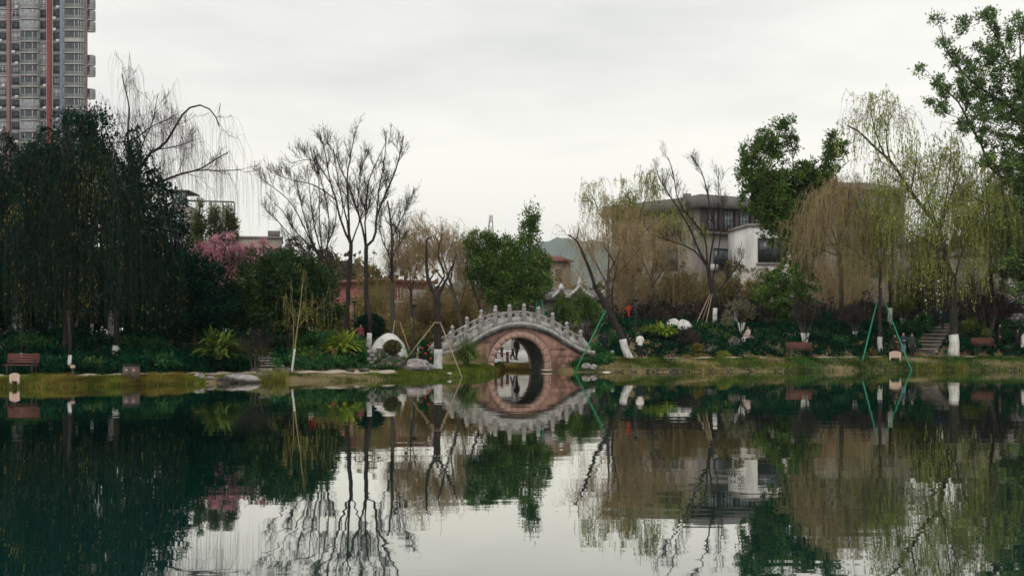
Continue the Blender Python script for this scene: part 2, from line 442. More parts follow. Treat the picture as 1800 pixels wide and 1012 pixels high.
M['tower_blue'] = surf('tower_blue_grey', (.13, .15, .205), (.19, .21, .27), .12, .9, 0)
M['tower_light'] = surf('tower_slab', (.29, .275, .275), (.40, .385, .375), .3, .9, 0)
M['wing_wall'] = surf('wing_render', (.17, .155, .145), (.25, .235, .22), .4, .9, .1)
M['frame_white'] = surf('window_frame_white', (.5, .5, .5), (.62, .62, .62), 2, .7, 0)
M['frame_dark'] = surf('window_frame_dark', (.03, .03, .034), (.06, .06, .065), 2, .6, 0)
M['glass'] = surf('window_glass', (.020, .026, .036), (.07, .085, .10), .5, .32, 0, spec=.5)
M['glass_light'] = surf('window_glass_curtained', (.12, .14, .16), (.36, .38, .40), .9, .32, 0, spec=.5)
M['glass_green'] = surf('balcony_glass', (.05, .075, .075), (.15, .185, .18), .5, .32, 0, spec=.5)
M['hill'] = surf('hill_wood', (.035, .055, .045), (.06, .085, .06), .02, 1, 0)
M['step'] = surf('stone_step', (.20, .18, .16), (.34, .31, .28), 3, .9, .4)
M['bollard'] = surf('redwood_bollard', (.12, .03, .028), (.18, .05, .045), 4, .7, .2)

# water: mirror-like, dark body, small wind ripples
def water_mat():
    m, n, l = mat('pond_water')
    out = n.new('ShaderNodeOutputMaterial')
    tc = n.new('ShaderNodeTexCoord')
    m1 = n.new('ShaderNodeMapping'); m1.inputs['Scale'].default_value = (.55, 1.5, 1)
    t1 = n.new('ShaderNodeTexNoise'); t1.inputs['Scale'].default_value = 1.1; t1.inputs['Detail'].default_value = 2.5; t1.inputs['Roughness'].default_value = .5
    m2 = n.new('ShaderNodeMapping'); m2.inputs['Scale'].default_value = (.16, .5, 1); m2.inputs['Rotation'].default_value = (0, 0, .12)
    t2 = n.new('ShaderNodeTexNoise'); t2.inputs['Scale'].default_value = 1.0; t2.inputs['Detail'].default_value = 2
    l.new(tc.outputs['Object'], m1.inputs['Vector']); l.new(m1.outputs[0], t1.inputs['Vector'])
    l.new(tc.outputs['Object'], m2.inputs['Vector']); l.new(m2.outputs[0], t2.inputs['Vector'])
    # patches of calm and of breeze
    t3 = n.new('ShaderNodeTexNoise'); t3.inputs['Scale'].default_value = .09; t3.inputs['Detail'].default_value = 2
    l.new(tc.outputs['Object'], t3.inputs['Vector'])
    r3 = n.new('ShaderNodeMapRange'); r3.inputs['From Min'].default_value = .35; r3.inputs['From Max'].default_value = .65; r3.inputs['To Min'].default_value = .45; r3.inputs['To Max'].default_value = 1.0
    l.new(t3.outputs['Fac'], r3.inputs['Value'])
    mul = n.new('ShaderNodeMath'); mul.operation = 'MULTIPLY'; l.new(t1.outputs['Fac'], mul.inputs[0]); l.new(r3.outputs[0], mul.inputs[1])
    b1 = n.new('ShaderNodeBump'); b1.inputs['Strength'].default_value = 1.0; b1.inputs['Distance'].default_value = .0024
    b2 = n.new('ShaderNodeBump'); b2.inputs['Strength'].default_value = 1.0; b2.inputs['Distance'].default_value = .0042
    l.new(t2.outputs['Fac'], b2.inputs['Height']); l.new(mul.outputs[0], b1.inputs['Height']); l.new(b2.outputs['Normal'], b1.inputs['Normal'])
    fr = n.new('ShaderNodeFresnel'); fr.inputs['IOR'].default_value = 1.6
    mr = n.new('ShaderNodeMapRange'); mr.inputs['From Max'].default_value = .62; mr.inputs['To Min'].default_value = .05; mr.inputs['To Max'].default_value = .90
    l.new(fr.outputs[0], mr.inputs['Value'])
    d = n.new('ShaderNodeBsdfDiffuse'); d.inputs['Color'].default_value = (.001, .026, .022, 1)
    g = n.new('ShaderNodeBsdfGlossy'); g.inputs['Roughness'].default_value = .012; g.inputs['Color'].default_value = (.99, .975, .93, 1)
    l.new(b1.outputs['Normal'], g.inputs['Normal'])
    mx = n.new('ShaderNodeMixShader')
    l.new(mr.outputs[0], mx.inputs[0]); l.new(d.outputs[0], mx.inputs[1]); l.new(g.outputs[0], mx.inputs[2])
    l.new(mx.outputs[0], out.inputs['Surface'])
    return m
M['water'] = water_mat()

# ------------------------------------------------------------------ ground, path, water, hill
def build_ground():
    pxs = np.concatenate([np.linspace(-1400, -150, 16), np.arange(-140, 800, 10), np.arange(800, 1080, 4), np.arange(1080, 1960, 10), np.linspace(1970, 3200, 16)])
    ss = np.array([-30, -14, -6, -3, -1.5, -.7, -.3, 0, .15, .3, .5, .7, .9, 1.2, 1.5, 1.8, 2.1, 2.4, 2.8, 3.2, 3.8, 4.4, 5, 5.6, 6.2, 7, 8, 9, 10, 11, 12, 13, 15, 18, 22, 28, 36, 50, 80, 140, 260, 500, 1200, 3600, 6300])
    PX, SS = np.meshgrid(pxs, ss)
    D = shore(PX) + SS
    Z = gz(PX, D)
    V = np.stack([(PX - 900) / F * D, D, Z], -1).reshape(-1, 3)
    r, c = PX.shape
    i = (np.arange(r - 1)[:, None] * c + np.arange(c - 1)[None]).ravel()
    Q = np.stack([i, i + 1, i + c + 1, i + c], -1)
    o = link('ground', new_mesh('ground', V, Q, smooth=True), M['soil']); o['kind'] = 'structure'
build_ground()

def ribbon(name, pxs, s0, s1, material, dz=.012, ns=5):
    PX, K = np.meshgrid(pxs, np.linspace(0, 1, ns))
    D = shore(PX) + s0 + (s1 - s0) * K
    Z = gz(PX, D) + dz
    V = np.stack([(PX - 900) / F * D, D, Z], -1).reshape(-1, 3)
    r, c = PX.shape
    i = (np.arange(r - 1)[:, None] * c + np.arange(c - 1)[None]).ravel()
    o = link(name, new_mesh(name, V, np.stack([i, i + 1, i + c + 1, i + c], -1), smooth=True), material); o['kind'] = 'structure'
    return o
ribbon('lakeside_path', np.arange(-140, 700, 6), 1.7, 3.1, M['path'], dz=.03)
ribbon('lakeside_path', np.arange(1052, 1960, 6), 2.5, 4.2, M['path'], dz=.03)
ribbon('plaza', np.arange(858, 985, 4), 5.0, 24, M['white_wall'], dz=.04, ns=12)

wv = [(-120, -40, 0), (120, -40, 0), (120, 84, 0), (-120, 84, 0)]
o = link('pond_water', new_mesh('pond_water', wv, [[0, 1, 2, 3]]), M['water']); o['kind'] = 'structure'

def build_hill():
    D0 = 5000.0
    xs = np.linspace(420, 1560, 160); rows = np.linspace(0, 1, 14)
    top = 600 - 180 * np.exp(-((xs - 1000) / 270.0) ** 2) - 1.2 * np.sin(xs * .31) - 2.5 * np.sin(xs * .09 + 1)
    V = []
    for k in rows:
        D = D0 + 700 * k
        zt = (H + (HZ - top) / F * (D0 + 350)) * math.sin(min(1, k * 2) * math.pi / 2) * (1 if k <= .5 else math.cos((k - .5) * math.pi))
        V.append(np.stack([(xs - 900) / F * D, np.full_like(xs, D), zt + 3 + 1.5 * np.sin(xs * 3.3 + k * 40)], 1))
    V = np.array(V).reshape(-1, 3); c = len(xs)
    i = (np.arange(13)[:, None] * c + np.arange(c - 1)[None]).ravel()
    o = link('hill', new_mesh('hill', V, np.stack([i, i + 1, i + c + 1, i + c], -1), smooth=True), M['hill']); o['kind'] = 'structure'
build_hill()

# ------------------------------------------------------------------ trees
def bl(cx, cy, rx, ry, D, dep=None, dd=0.0):
    """a crown blob given by its outline in the photograph, at its own distance"""
    k = D / F
    return (pt(cx, cy, D + dd), rx * k, (dep if dep is not None else rx * k * .9), ry * k)

def chain(pts, D, m=14):
    """limb through photo points; a third value is metres nearer or farther"""
    return resample([pt(p[0], p[1], D + (p[2] if len(p) > 2 else 0.0)) for p in pts], m)

def lean_base(px, D):
    return gp(px, D, -.15)

def tree(name, label, cat, D, trunk, r, limbs=(), blobs=(), bare=None, weep=None, leaf=None, bark='bark', paint=None, seed=1, group=None, leafopt=None, bud=None, base_px=None, K=8, flat=1.0):
    """trunk: photo points from the foot up; limbs: (points, radius) lists"""
    rng = RNG(seed)
    bx = base_px if base_px is not None else trunk[0][0]
    b = gp(bx, D)
    rt = root(name, label, cat, b, group=group)
    tp = np.vstack([lean_base(bx, D), [pt(p[0], p[1], D + (p[2] if len(p) > 2 else 0)) for p in trunk[1:]]])
    tp = resample(tp, 18)
    tr = np.linspace(r[0], r[1], 18); tr[:2] *= (1.25, 1.08)
    tp[2:-1] += rng.normal(size=(15, 3)) * r[0] * .10
    MB().tube(tp - b, tr, K).build('trunk', M[bark], rt, True)
    if paint:
        n = max(2, int(round(17 * paint)) + 1)
        MB().tube(tp[:n] - b + [0, 0, .0], tr[:n] * 1.05 + .006, max(K, 10)).build('whitewash_band', M['whitewash'], rt, True)
    LP, LR = [tp[5:]], [tr[5:]]
    br = MB()
    for pts, lr in limbs:
        c = chain(pts, D)
        d0 = np.linalg.norm(tp - c[0], axis=1); j = int(np.argmin(d0))
        if d0[j] > lr * 1.5 and d0[j] < 1.2: c = np.vstack([tp[j], c[1:]])
        c[1:] += np.cumsum(rng.normal(size=(len(c) - 1, 3)) * lr * .12, 0)
        rr = np.linspace(lr, lr * .35, len(c))
        br.tube(c - b, rr * (1.05 if bare else 1.0), 6); LP.append(c); LR.append(rr)
    m = 14
    P1 = np.stack([resample(p, m) for p in LP]); R1 = np.stack([np.interp(np.linspace(0, 1, m), np.linspace(0, 1, len(q)), q) for q in LR])
    if limbs: br.build('limbs', M[bark], rt, True)
    if bare:
        tw = MB(); Pn, Rn = P1, R1
        if not bare.get('trunk_twigs', True): Pn, Rn = P1[1:], R1[1:]
        for lv in bare['levels']:
            lv = dict(lv); lv.setdefault('flat', flat)
            mn = lv.pop('rmin', .006)
            Pn, Rn = spawn(rng, Pn, Rn, **lv)
            Rn = np.maximum(Rn, mn)
            V, Q = tubes(Pn, Rn, 4 if Rn.max() > .04 else 3); tw.add(V - b, Q)
        tw.build('twigs', M[bare.get('mat', bark)], rt)['kind'] = 'stuff'
        if bud:
            C, A = along(rng, Pn, bud['per'])
            V, Q = leaves(rng, C, A + rng.normal(size=A.shape) * .7, rng.uniform(*bud['size'], len(C)), bud['size'][1] * bud.get('aspect', .4))
            new = link('crown', new_mesh('crown', V - b, Q), M[bud['mat']], rt); new['kind'] = 'stuff'
    if weep:
        tw = MB(); Pn, Rn = P1, R1
        if not weep.get('trunk_twigs', False) and len(P1) > 1: Pn, Rn = P1[1:], R1[1:]
        Pall = [Pn]
        for lv in weep['levels']:
            lv = dict(lv); lv.setdefault('flat', flat); mn = lv.pop('rmin', .01)
            Pn, Rn = spawn(rng, Pn, Rn, **lv); Rn = np.clip(Rn, mn, .08)
            V, Q = tubes(Pn, Rn, 3); tw.add(V - b, Q)
        tw.build('twigs', M[weep.get('twig', bark)], rt)['kind'] = 'stuff'
        Ps, Rs = strands(rng, Pn, weep['per'], L=weep['L'], out=weep.get('out', (.15, .6)), m=weep.get('m', 6), t=weep.get('t', (.2, 1.0)), floor=b[2] + weep.get('floor', .8), r=weep.get('r', .007), sway=weep.get('sway', .05))
        V, Q = tubes(Ps, Rs, 3)
        link('hanging_shoots', new_mesh('hanging_shoots', V - b, Q), M[weep['mat']], rt)['kind'] = 'stuff'
        if leaf and weep.get('leaf_per'):
            C, A = along(rng, Ps, weep['leaf_per'], (.12, 1.0))
            if weep.get('keep'):
                q = C + 0; k = np.sin(q[:, 0] * 1.9 + seed) + np.sin(q[:, 2] * 1.3 + seed * 2) + np.sin(q[:, 1] * 1.1) + rng.normal(size=len(C)) * .5
                s = k > weep['keep']; C, A = C[s], A[s]
            L = rng.uniform(*weep.get('leaf_size', (.07, .13)), len(C))
            V, Q = leaves(rng, C + rng.normal(size=C.shape) * .02, A + rng.normal(size=A.shape) * .45, L, L * weep.get('aspect', .32))
            link('crown', new_mesh('crown', V - b, Q), M[leaf], rt)['kind'] = 'stuff'
        if weep.get('leaf2'):
            mt2, per2, keep2, sz2 = weep['leaf2']
            C, A = along(rng, Ps, per2, (.3, 1.0))
            k = np.sin(C[:, 0] * 1.9 + seed) + np.sin(C[:, 2] * 1.1 + seed * 2) + np.sin(C[:, 1] * 1.1) + rng.normal(size=len(C)) * .6
            C, A = C[k > keep2], A[k > keep2]; L = rng.uniform(*sz2, len(C))
            V, Q = leaves(rng, C + [0, -.05, 0], A + rng.normal(size=A.shape) * .3, L, L * .3)
            link('fading_leaves', new_mesh('fading_leaves', V - b, Q), M[mt2], rt)['kind'] = 'stuff'
    if blobs:
        lo = dict(dens=2.2, per=70, rad=(.25, .5), size=(.12, .2), inner=.35, flat=.6, aspect=.5, branches=.35)
        lo.update(leafopt or {})
        bb = [bl(*q[:4], D, *(q[4:] if len(q) > 4 else ())) for q in blobs]
        C, N = clump_centres(rng, bb, lo['dens'], lo['inner'])
        V, Q = clump_leaves(rng, C, N, lo['per'], lo['rad'], lo['flat'], lo['size'], lo['aspect'])
        link('crown', new_mesh('crown', V - b, Q), M[leaf], rt)['kind'] = 'stuff'
        # boughs from the nearest limb to the clumps
        pick = C[rng.random(len(C)) < lo['branches']]
        if len(pick):
            S = P1.reshape(-1, 3); d = np.linalg.norm(pick[:, None] - S[None] + np.array([0, 0, -.8]), axis=2); j = d.argmin(1)
            s = S[j]; mid = (s + pick) / 2 + rng.normal(size=s.shape) * .15 + np.array([0, 0, .12])
            u = np.linspace(0, 1, 6)[None, :, None]
            PP = (1 - u) ** 2 * s[:, None] + 2 * u * (1 - u) * mid[:, None] + u ** 2 * pick[:, None]
            RR = np.minimum(.05, .012 + .010 * np.linalg.norm(pick - s, axis=1))[:, None] * np.linspace(1, .35, 6)[None]
            V, Q = tubes(PP, RR, 4)
            link('boughs', new_mesh('boughs', V - b, Q, smooth=True), M[bark], rt)['kind'] = 'stuff'
    return rt

def shrub(name, label, cat, blobs, D, leaf, seed=1, group=None, stem='bark', dens=3.0, per=60, size=(.09, .16), rad=(.18, .34), aspect=.55, inner=.45, base=None, twigs=0, group_=None):
    """a shrub: leaf clumps over short stems"""
    rng = RNG(seed)
    bb = [bl(*q[:4], D, *(q[4:] if len(q) > 4 else ())) for q in blobs]
    c0 = np.mean([q[0] for q in bb], 0)
    bpx = base if base is not None else 900 + F * c0[0] / c0[1]
    b = gp(bpx, D)
    rt = root(name, label, cat, b, group=group)
    C, N = clump_centres(rng, bb, dens, inner)
    g = gzX(C[:, 0], C[:, 1]); C[:, 2] = np.maximum(C[:, 2], g + .06)
    V, Q = clump_leaves(rng, C, N, per, rad, .6, size, aspect)
    link('foliage', new_mesh('foliage', V - b, Q), M[leaf], rt)['kind'] = 'stuff'
    pick = C[rng.choice(len(C), min(len(C), 28 + twigs), replace=False)]
    s = b + rng.normal(size=pick.shape) * np.array([.12, .12, 0]) + np.array([0, 0, -.05])
    mid = s * .45 + pick * .55 + np.array([0, 0, .1]) + rng.normal(size=s.shape) * .12
    u = np.linspace(0, 1, 6)[None, :, None]
    PP = (1 - u) ** 2 * s[:, None] + 2 * u * (1 - u) * mid[:, None] + u ** 2 * pick[:, None]
    RR = np.full((len(pick), 1), .022) * np.linspace(1, .35, 6)[None]
    V, Q = tubes(PP, RR, 4)
    link('stems', new_mesh('stems', V - b, Q, smooth=True), M[stem], rt)
    return rt

# ---- left side -----------------------------------------------------------------
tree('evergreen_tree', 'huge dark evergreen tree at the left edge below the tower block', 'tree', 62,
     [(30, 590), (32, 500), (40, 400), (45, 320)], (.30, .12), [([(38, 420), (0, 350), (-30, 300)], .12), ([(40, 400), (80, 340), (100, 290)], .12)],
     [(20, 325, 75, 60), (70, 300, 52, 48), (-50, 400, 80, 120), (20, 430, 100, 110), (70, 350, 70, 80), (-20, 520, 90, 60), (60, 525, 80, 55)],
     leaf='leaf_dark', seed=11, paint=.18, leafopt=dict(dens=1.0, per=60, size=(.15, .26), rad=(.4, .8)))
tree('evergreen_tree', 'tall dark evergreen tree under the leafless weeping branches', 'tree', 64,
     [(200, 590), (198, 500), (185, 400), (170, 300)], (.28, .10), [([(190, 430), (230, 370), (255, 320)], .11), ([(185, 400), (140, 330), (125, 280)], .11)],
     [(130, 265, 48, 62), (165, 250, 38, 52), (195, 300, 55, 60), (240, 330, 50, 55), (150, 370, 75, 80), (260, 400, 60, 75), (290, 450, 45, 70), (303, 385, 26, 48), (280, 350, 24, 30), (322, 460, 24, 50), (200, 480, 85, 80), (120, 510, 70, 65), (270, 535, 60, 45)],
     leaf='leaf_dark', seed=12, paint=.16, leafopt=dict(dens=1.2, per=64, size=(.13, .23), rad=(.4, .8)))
tree('evergreen_tree', 'low dark evergreen tree between the great willow and the pink blossom', 'tree', 60,
     [(340, 592), (342, 550), (345, 500)], (.16, .08), [([(343, 540), (320, 500), (305, 480)], .07), ([(343, 530), (370, 490), (380, 480)], .07)],
     [(345, 490, 52, 48), (310, 520, 50, 48), (370, 535, 42, 42), (330, 555, 60, 35)], leaf='leaf_dark', seed=13, leafopt=dict(dens=1.6, per=60, size=(.17, .28), rad=(.3, .6)))
# dark willow hanging in front of the left evergreens
tree('willow_tree', 'great dark willow whose long shoots curtain the left evergreens', 'tree', 57,
     [(118, 590), (120, 500), (125, 400), (128, 320)], (.26, .13),
     [([(124, 420), (80, 350), (60, 305), (40, 290, -1)], .11), ([(126, 380), (120, 270), (118, 215, -1)], .11), ([(127, 350), (170, 270), (185, 230, -1.5)], .11),
      ([(126, 400), (200, 330), (240, 300, -1)], .11), ([(125, 430), (230, 400), (285, 380, -1.5)], .10), ([(124, 430), (30, 390), (-10, 360, -1.5)], .10), ([(126, 380), (150, 330, -2), (165, 300, -3)], .10), ([(125, 420), (95, 380, -2), (70, 360, -3)], .09), ([(126, 420), (180, 400, -2), (215, 385, -3)], .09)],
     weep=dict(levels=[dict(per=8, t=(.3, 1), ang=(20, 80), L=(.5, 2.4), up=.15, rf=.4, m=5)], per=19, L=(1.2, 9.0), m=5, t=(.55, 1.0), out=(.05, .35), mat='twig_dark', r=.012, leaf_per=15, leaf_size=(.16, .34), aspect=.24, floor=.9, sway=.03, leaf2=('leaf_fade', 8, 1.45, (.10, .20))),
     leaf='leaf_strand', seed=21)
# leafless willow behind, arching to the right
tree('willow_tree', 'leafless weeping willow arching against the sky left of centre', 'tree', 68,
     [(226, 585), (228, 480), (232, 380), (236, 310)], (.26, .16),
     [([(234, 330), (226, 270), (224, 235), (229, 195), (220, 160), (214, 132)], .085), ([(236, 315), (262, 265), (288, 258), (308, 222), (325, 192), (350, 182), (374, 196), (384, 222)], .10),
      ([(240, 330), (275, 320), (318, 305), (352, 298), (376, 280), (400, 266)], .085), ([(318, 305), (350, 298), (395, 300), (428, 297)], .05), ([(230, 330), (200, 265), (185, 230), (175, 200)], .07), ([(236, 300), (255, 240), (268, 220), (278, 165)], .05), ([(262, 265), (300, 260), (330, 252), (348, 244)], .045), ([(228, 300), (180, 262), (165, 250)], .06), ([(226, 262), (252, 230), (300, 208)], .05)],
     bark='bark_purple',
     weep=dict(levels=[dict(per=7, t=(.2, 1), ang=(25, 70), L=(.6, 1.7), up=.35, rf=.45, m=5, rmin=.012), dict(per=3, t=(.3, 1), ang=(20, 60), L=(.4, 1.0), up=.2, rf=.6, m=4, rmin=.009)], per=5, m=5, L=(.7, 4.2), mat='twig_purple', twig='bark_purple', r=.0075, floor=3, out=(.1, .5), sway=.02), seed=22)
# feathery slender trees
for i, (x, t, w) in enumerate(((350, 352, 11), (377, 352, 12), (402, 357, 14))):
    tree('bamboo_plume', ['feathery green plume nearest the dark willow', 'middle feathery green plume above the pink blossom', 'feathery green plume at the right above the pink blossom'][i], 'bamboo', 82 + i * .8,
         [(x - 2, 560), (x - 1, 470), (x, 400), (x + 1, t)], (.06, .015), [], [(x, t + 22, w * .6, 22), (x + 2, t + 48, w, 26), (x - 2, t + 80, w * 1.2, 30), (x, t + 115, w * 1.2, 30)],
         leaf='leaf_bamboo', seed=30 + i, group='feathery plumes behind the blossom', leafopt=dict(dens=5.0, per=60, size=(.16, .30), aspect=.25, rad=(.2, .45)))
tree('blossom_tree', 'pink blossoming tree behind the round dark tree', 'tree', 72,
     [(386, 580), (388, 530), (386, 500), (388, 470)], (.13, .07), [([(387, 500), (365, 460), (350, 440)], .05), ([(387, 490), (395, 450), (400, 425)], .05), ([(388, 480), (425, 450), (450, 435)], .05), ([(387, 500), (380, 450), (378, 425)], .05), ([(388, 480), (440, 460), (470, 445)], .04)],
     [(372, 440, 26, 26), (395, 435, 30, 25), (352, 447, 16, 20), (385, 470, 34, 26), (425, 445, 24, 18), (458, 437, 22, 14), (440, 455, 26, 18), (392, 495, 12, 16)],
     leaf='blossom', bark='bark_purple', seed=34, leafopt=dict(dens=2.8, per=36, size=(.09, .16), aspect=.8, rad=(.2, .42), branches=.7))
tree('round_tree', 'broad rounded dark green tree left of the bare trees', 'tree', 62.5,
     [(508, 605), (507, 585), (504, 560), (500, 530)], (.15, .08), [([(506, 575), (470, 540), (450, 520)], .07), ([(506, 575), (540, 545), (560, 520)], .07), ([(504, 560), (500, 510), (495, 480)], .07)],
     [(495, 505, 78, 56), (445, 515, 50, 52), (552, 520, 46, 50), (480, 470, 52, 30), (535, 480, 45, 34), (420, 540, 26, 34), (575, 540, 24, 34), (495, 550, 70, 34)],
     leaf='leaf_round', seed=35, leafopt=dict(dens=1.7, per=62, size=(.15, .26), rad=(.28, .55)))
tree('young_willow', 'thin young willow with yellow shoots and a whitewashed foot on the sandy bank', 'tree', 56.6,
     [(512, 665), (516, 630), (521, 590), (527, 545), (532, 500)], (.05, .02), [([(515, 632), (517, 560), (512, 520)], .025), ([(521, 580), (545, 548), (562, 540)], .018)],
     weep=dict(levels=[dict(per=7, t=(.3, 1), ang=(20, 60), L=(.5, 1.3), up=.3, rf=.5, m=5, rmin=.006)], per=3, L=(.4, 1.5), mat='twig_olive', r=.006, leaf_per=9, leaf_size=(.08, .15), floor=1.2, trunk_twigs=True),
     leaf='leaf_fade', bark='twig_olive', paint=.30, seed=36)

# ---- bare trees ------------------------------------------------------------------
BARE3 = [dict(per=9, t=(.2, .98), ang=(14, 42), L=(.7, 1.8), up=.45, rf=.5, wig=.07, scale_by_t=.5), dict(per=6, t=(.15, 1), ang=(15, 45), L=(.4, 1.05), up=.35, rf=.5, wig=.08, m=5, rmin=.010), dict(per=4, t=(.15, 1), ang=(18, 55), L=(.2, .6), up=.2, rf=.6, wig=.12, m=4, rmin=.0075)]
tree('bare_tree', 'tall leafless tree with a straight dark trunk and high spreading limbs', 'tree', 76,
     [(609, 600), (611, 520), (614, 475), (619, 430), (613, 418)], (.19, .12),
     [([(613, 425), (598, 386), (591, 350), (580, 321), (573, 279), (567, 247)], .085), ([(614, 425), (613, 368), (610, 309), (619, 264), (623, 238)], .085), ([(618, 428), (634, 386), (643, 362), (648, 330)], .06), ([(613, 400), (600, 350), (592, 300), (585, 262)], .06), ([(591, 352), (570, 335), (545, 322), (517, 318), (488, 308)], .05), ([(580, 321), (562, 292), (545, 278), (515, 284)], .045)],
     bark='bark_purple', bare=dict(levels=BARE3, trunk_twigs=False), seed=41, group='leafless trees left of the bridge')
tree('bare_tree', 'leafless tree with a crooked dark trunk kinking to the right', 'tree', 74,
     [(646, 605), (644, 520), (643, 457), (644, 432)], (.17, .13),
     [([(644, 433), (655, 424), (661, 412), (659, 398), (663, 374), (675, 347), (696, 300), (706, 262), (709, 240)], .095), ([(643, 435), (640, 410), (628, 368), (617, 332), (598, 294), (592, 273), (576, 250)], .08), ([(640, 405), (644, 362), (646, 318), (663, 282), (678, 250)], .06), ([(660, 400), (664, 350), (668, 320), (675, 285), (678, 240)], .06), ([(628, 368), (632, 320), (640, 280)], .04)],
     bark='bark', bare=dict(levels=BARE3, trunk_twigs=False, mat='bark_purple'), seed=42, group='leafless trees left of the bridge')
fan = [((548, 430), (530, 389), (509, 353), (491, 339), (459, 315)), ((545, 420), (535, 380), (527, 350), (521, 310)), ((560, 430), (548, 374), (545, 330), (540, 290)), ((535, 440), (503, 407), (485, 385), (466, 370)), ((565, 440), (560, 380), (562, 330), (556, 290)), ((575, 440), (580, 390), (572, 345), (560, 300)), ((570, 440), (590, 400), (592, 360)), ((555, 440), (520, 410), (500, 372), (482, 358))]
tree('bare_tree', 'leafless many-stemmed tree fanning out above the round dark tree', 'tree', 80,
     [(577, 585), (578, 530), (576, 490), (575, 469)], (.14, .10), [(((575, 472),) + f, .06) for f in fan], bark='bark_purple', bare=dict(levels=BARE3, trunk_twigs=False), seed=43, group='leafless trees left of the bridge')
tree('bare_tree', 'slim grey leafless tree at the right of the bare group', 'tree', 78,
     [(691, 600), (690, 520), (689, 451), (690, 413), (681, 353)], (.19, .05), [([(689, 450), (675, 433), (666, 398), (668, 370)], .05), ([(690, 415), (702, 392), (712, 370), (719, 356)], .05), ([(689, 455), (700, 430), (705, 405)], .035)],
     bark='bark_grey', bare=dict(levels=BARE3, mat='bark_purple'), seed=44, group='leafless trees left of the bridge')

WEEP = [dict(per=8, t=(.3, 1), ang=(25, 75), L=(.8, 2.0), up=.35, rf=.5, m=6, rmin=.014), dict(per=5, t=(.2, 1), ang=(25, 70), L=(.4, 1.1), up=.15, rf=.55, m=4, rmin=.010)]
tree('pollard_tree', 'pollarded tree with a whitewashed foot and two upright cut limbs by the water', 'tree', 62.3,
     [(770, 655), (770, 600), (769, 560), (768, 528), (765, 512)], (.22, .19), [([(766, 518), (753, 499), (749, 474), (748, 433), (747, 420), (756, 415)], .12), ([(769, 522), (781, 499), (789, 483), (797, 462), (802, 445)], .11), ([(783, 491), (777, 468), (768, 447), (777, 414)], .055)],
     bark='bark', paint=.29, bare=dict(levels=[dict(per=6, t=(.4, 1), ang=(30, 70), L=(.4, 1.1), up=.3, rf=.3, m=5, rmin=.008)], trunk_twigs=False), seed=45)
tree('willow_tree', 'brown leafless willow dome behind the pollarded tree', 'tree', 80,
     [(815, 585), (808, 550), (797, 515), (790, 490)], (.17, .10), [([(795, 508), (775, 440), (765, 412)], .08), ([(792, 495), (800, 440), (803, 415)], .07), ([(798, 515), (745, 450), (728, 425)], .07), ([(806, 548), (820, 500), (822, 450)], .06), ([(792, 495), (755, 430), (742, 418)], .06)],
     bark='bark_grey', weep=dict(levels=WEEP, per=7, m=5, L=(.3, 2.0), out=(.2, .8), mat='twig_brown', twig='twig_brown', r=.009, leaf_per=5, leaf_size=(.08, .15), floor=.7, sway=.38), leaf='leaf_brown', seed=46)
tree('willow_tree', 'brown twiggy willow to the right of the slim grey tree', 'tree', 84,
     [(722, 595), (724, 550), (722, 510)], (.14, .09), [([(722, 515), (705, 470), (695, 445)], .06), ([(722, 520), (735, 460), (742, 430)], .06), ([(722, 515), (720, 460), (718, 440)], .06)],
     bark='bark_grey', weep=dict(levels=WEEP, per=7, m=5, L=(.3, 2.0), out=(.2, .8), mat='twig_brown', twig='twig_brown', r=.009, leaf_per=5, leaf_size=(.08, .15), floor=.7, sway=.38), leaf='leaf_brown', seed=47)
tree('bare_tree', 'leaning grey trunk rising behind the left end of the bridge', 'tree', 82,
     [(855, 590), (846, 545), (834, 515), (828, 490)], (.13, .07), [([(840, 530), (860, 500), (866, 480)], .045), ([(834, 515), (818, 480), (822, 455)], .045)],
     bark='bark_grey', weep=dict(levels=WEEP, per=7, m=5, L=(.8, 2.8), mat='twig_brown', twig='twig_brown', r=.010, leaf_per=5, leaf_size=(.08, .15), floor=.9, sway=.10), leaf='leaf_olive', seed=48)
# ---- behind the bridge -----------------------------------------------------------
tree('evergreen_tree', 'bright green evergreen tree with a tall spire behind the bridge', 'tree', 79,
     [(946, 590), (946, 560), (940, 520), (930, 470), (930, 410)], (.20, .05), [([(940, 520), (890, 480), (865, 450)], .08), ([(938, 510), (950, 470), (952, 450)], .06), ([(935, 490), (905, 450), (895, 430)], .06)],
     [(848, 425, 28, 22), (866, 455, 42, 40), (880, 500, 42, 36), (900, 455, 30, 30), (888, 432, 20, 14), (934, 378, 13, 17), (932, 398, 17, 20), (930, 425, 20, 22), (940, 470, 28, 34), (945, 500, 26, 30), (915, 490, 30, 36), (850, 480, 28, 26), (900, 525, 38, 18), (832, 445, 14, 16)],
     leaf='leaf_mid', seed=51, leafopt=dict(dens=2.3, per=70, size=(.14, .22), rad=(.28, .55)))
shrub('conifer_bush', 'pointed dark green bush right behind the bridge', 'bush', [(992, 552, 22, 28), (986, 534, 14, 18), (1005, 565, 22, 20), (972, 562, 14, 18)], 81, 'leaf_mid', 52, group='bushes behind the bridge', dens=3)
shrub('conifer_bush', 'second wider dark green bush behind the bridge, beside the leaning tree', 'bush', [(1035, 550, 24, 28), (1030, 528, 16, 16), (1050, 560, 18, 22), (1014, 550, 18, 26)], 82, 'leaf_mid', 53, group='bushes behind the bridge', dens=3)
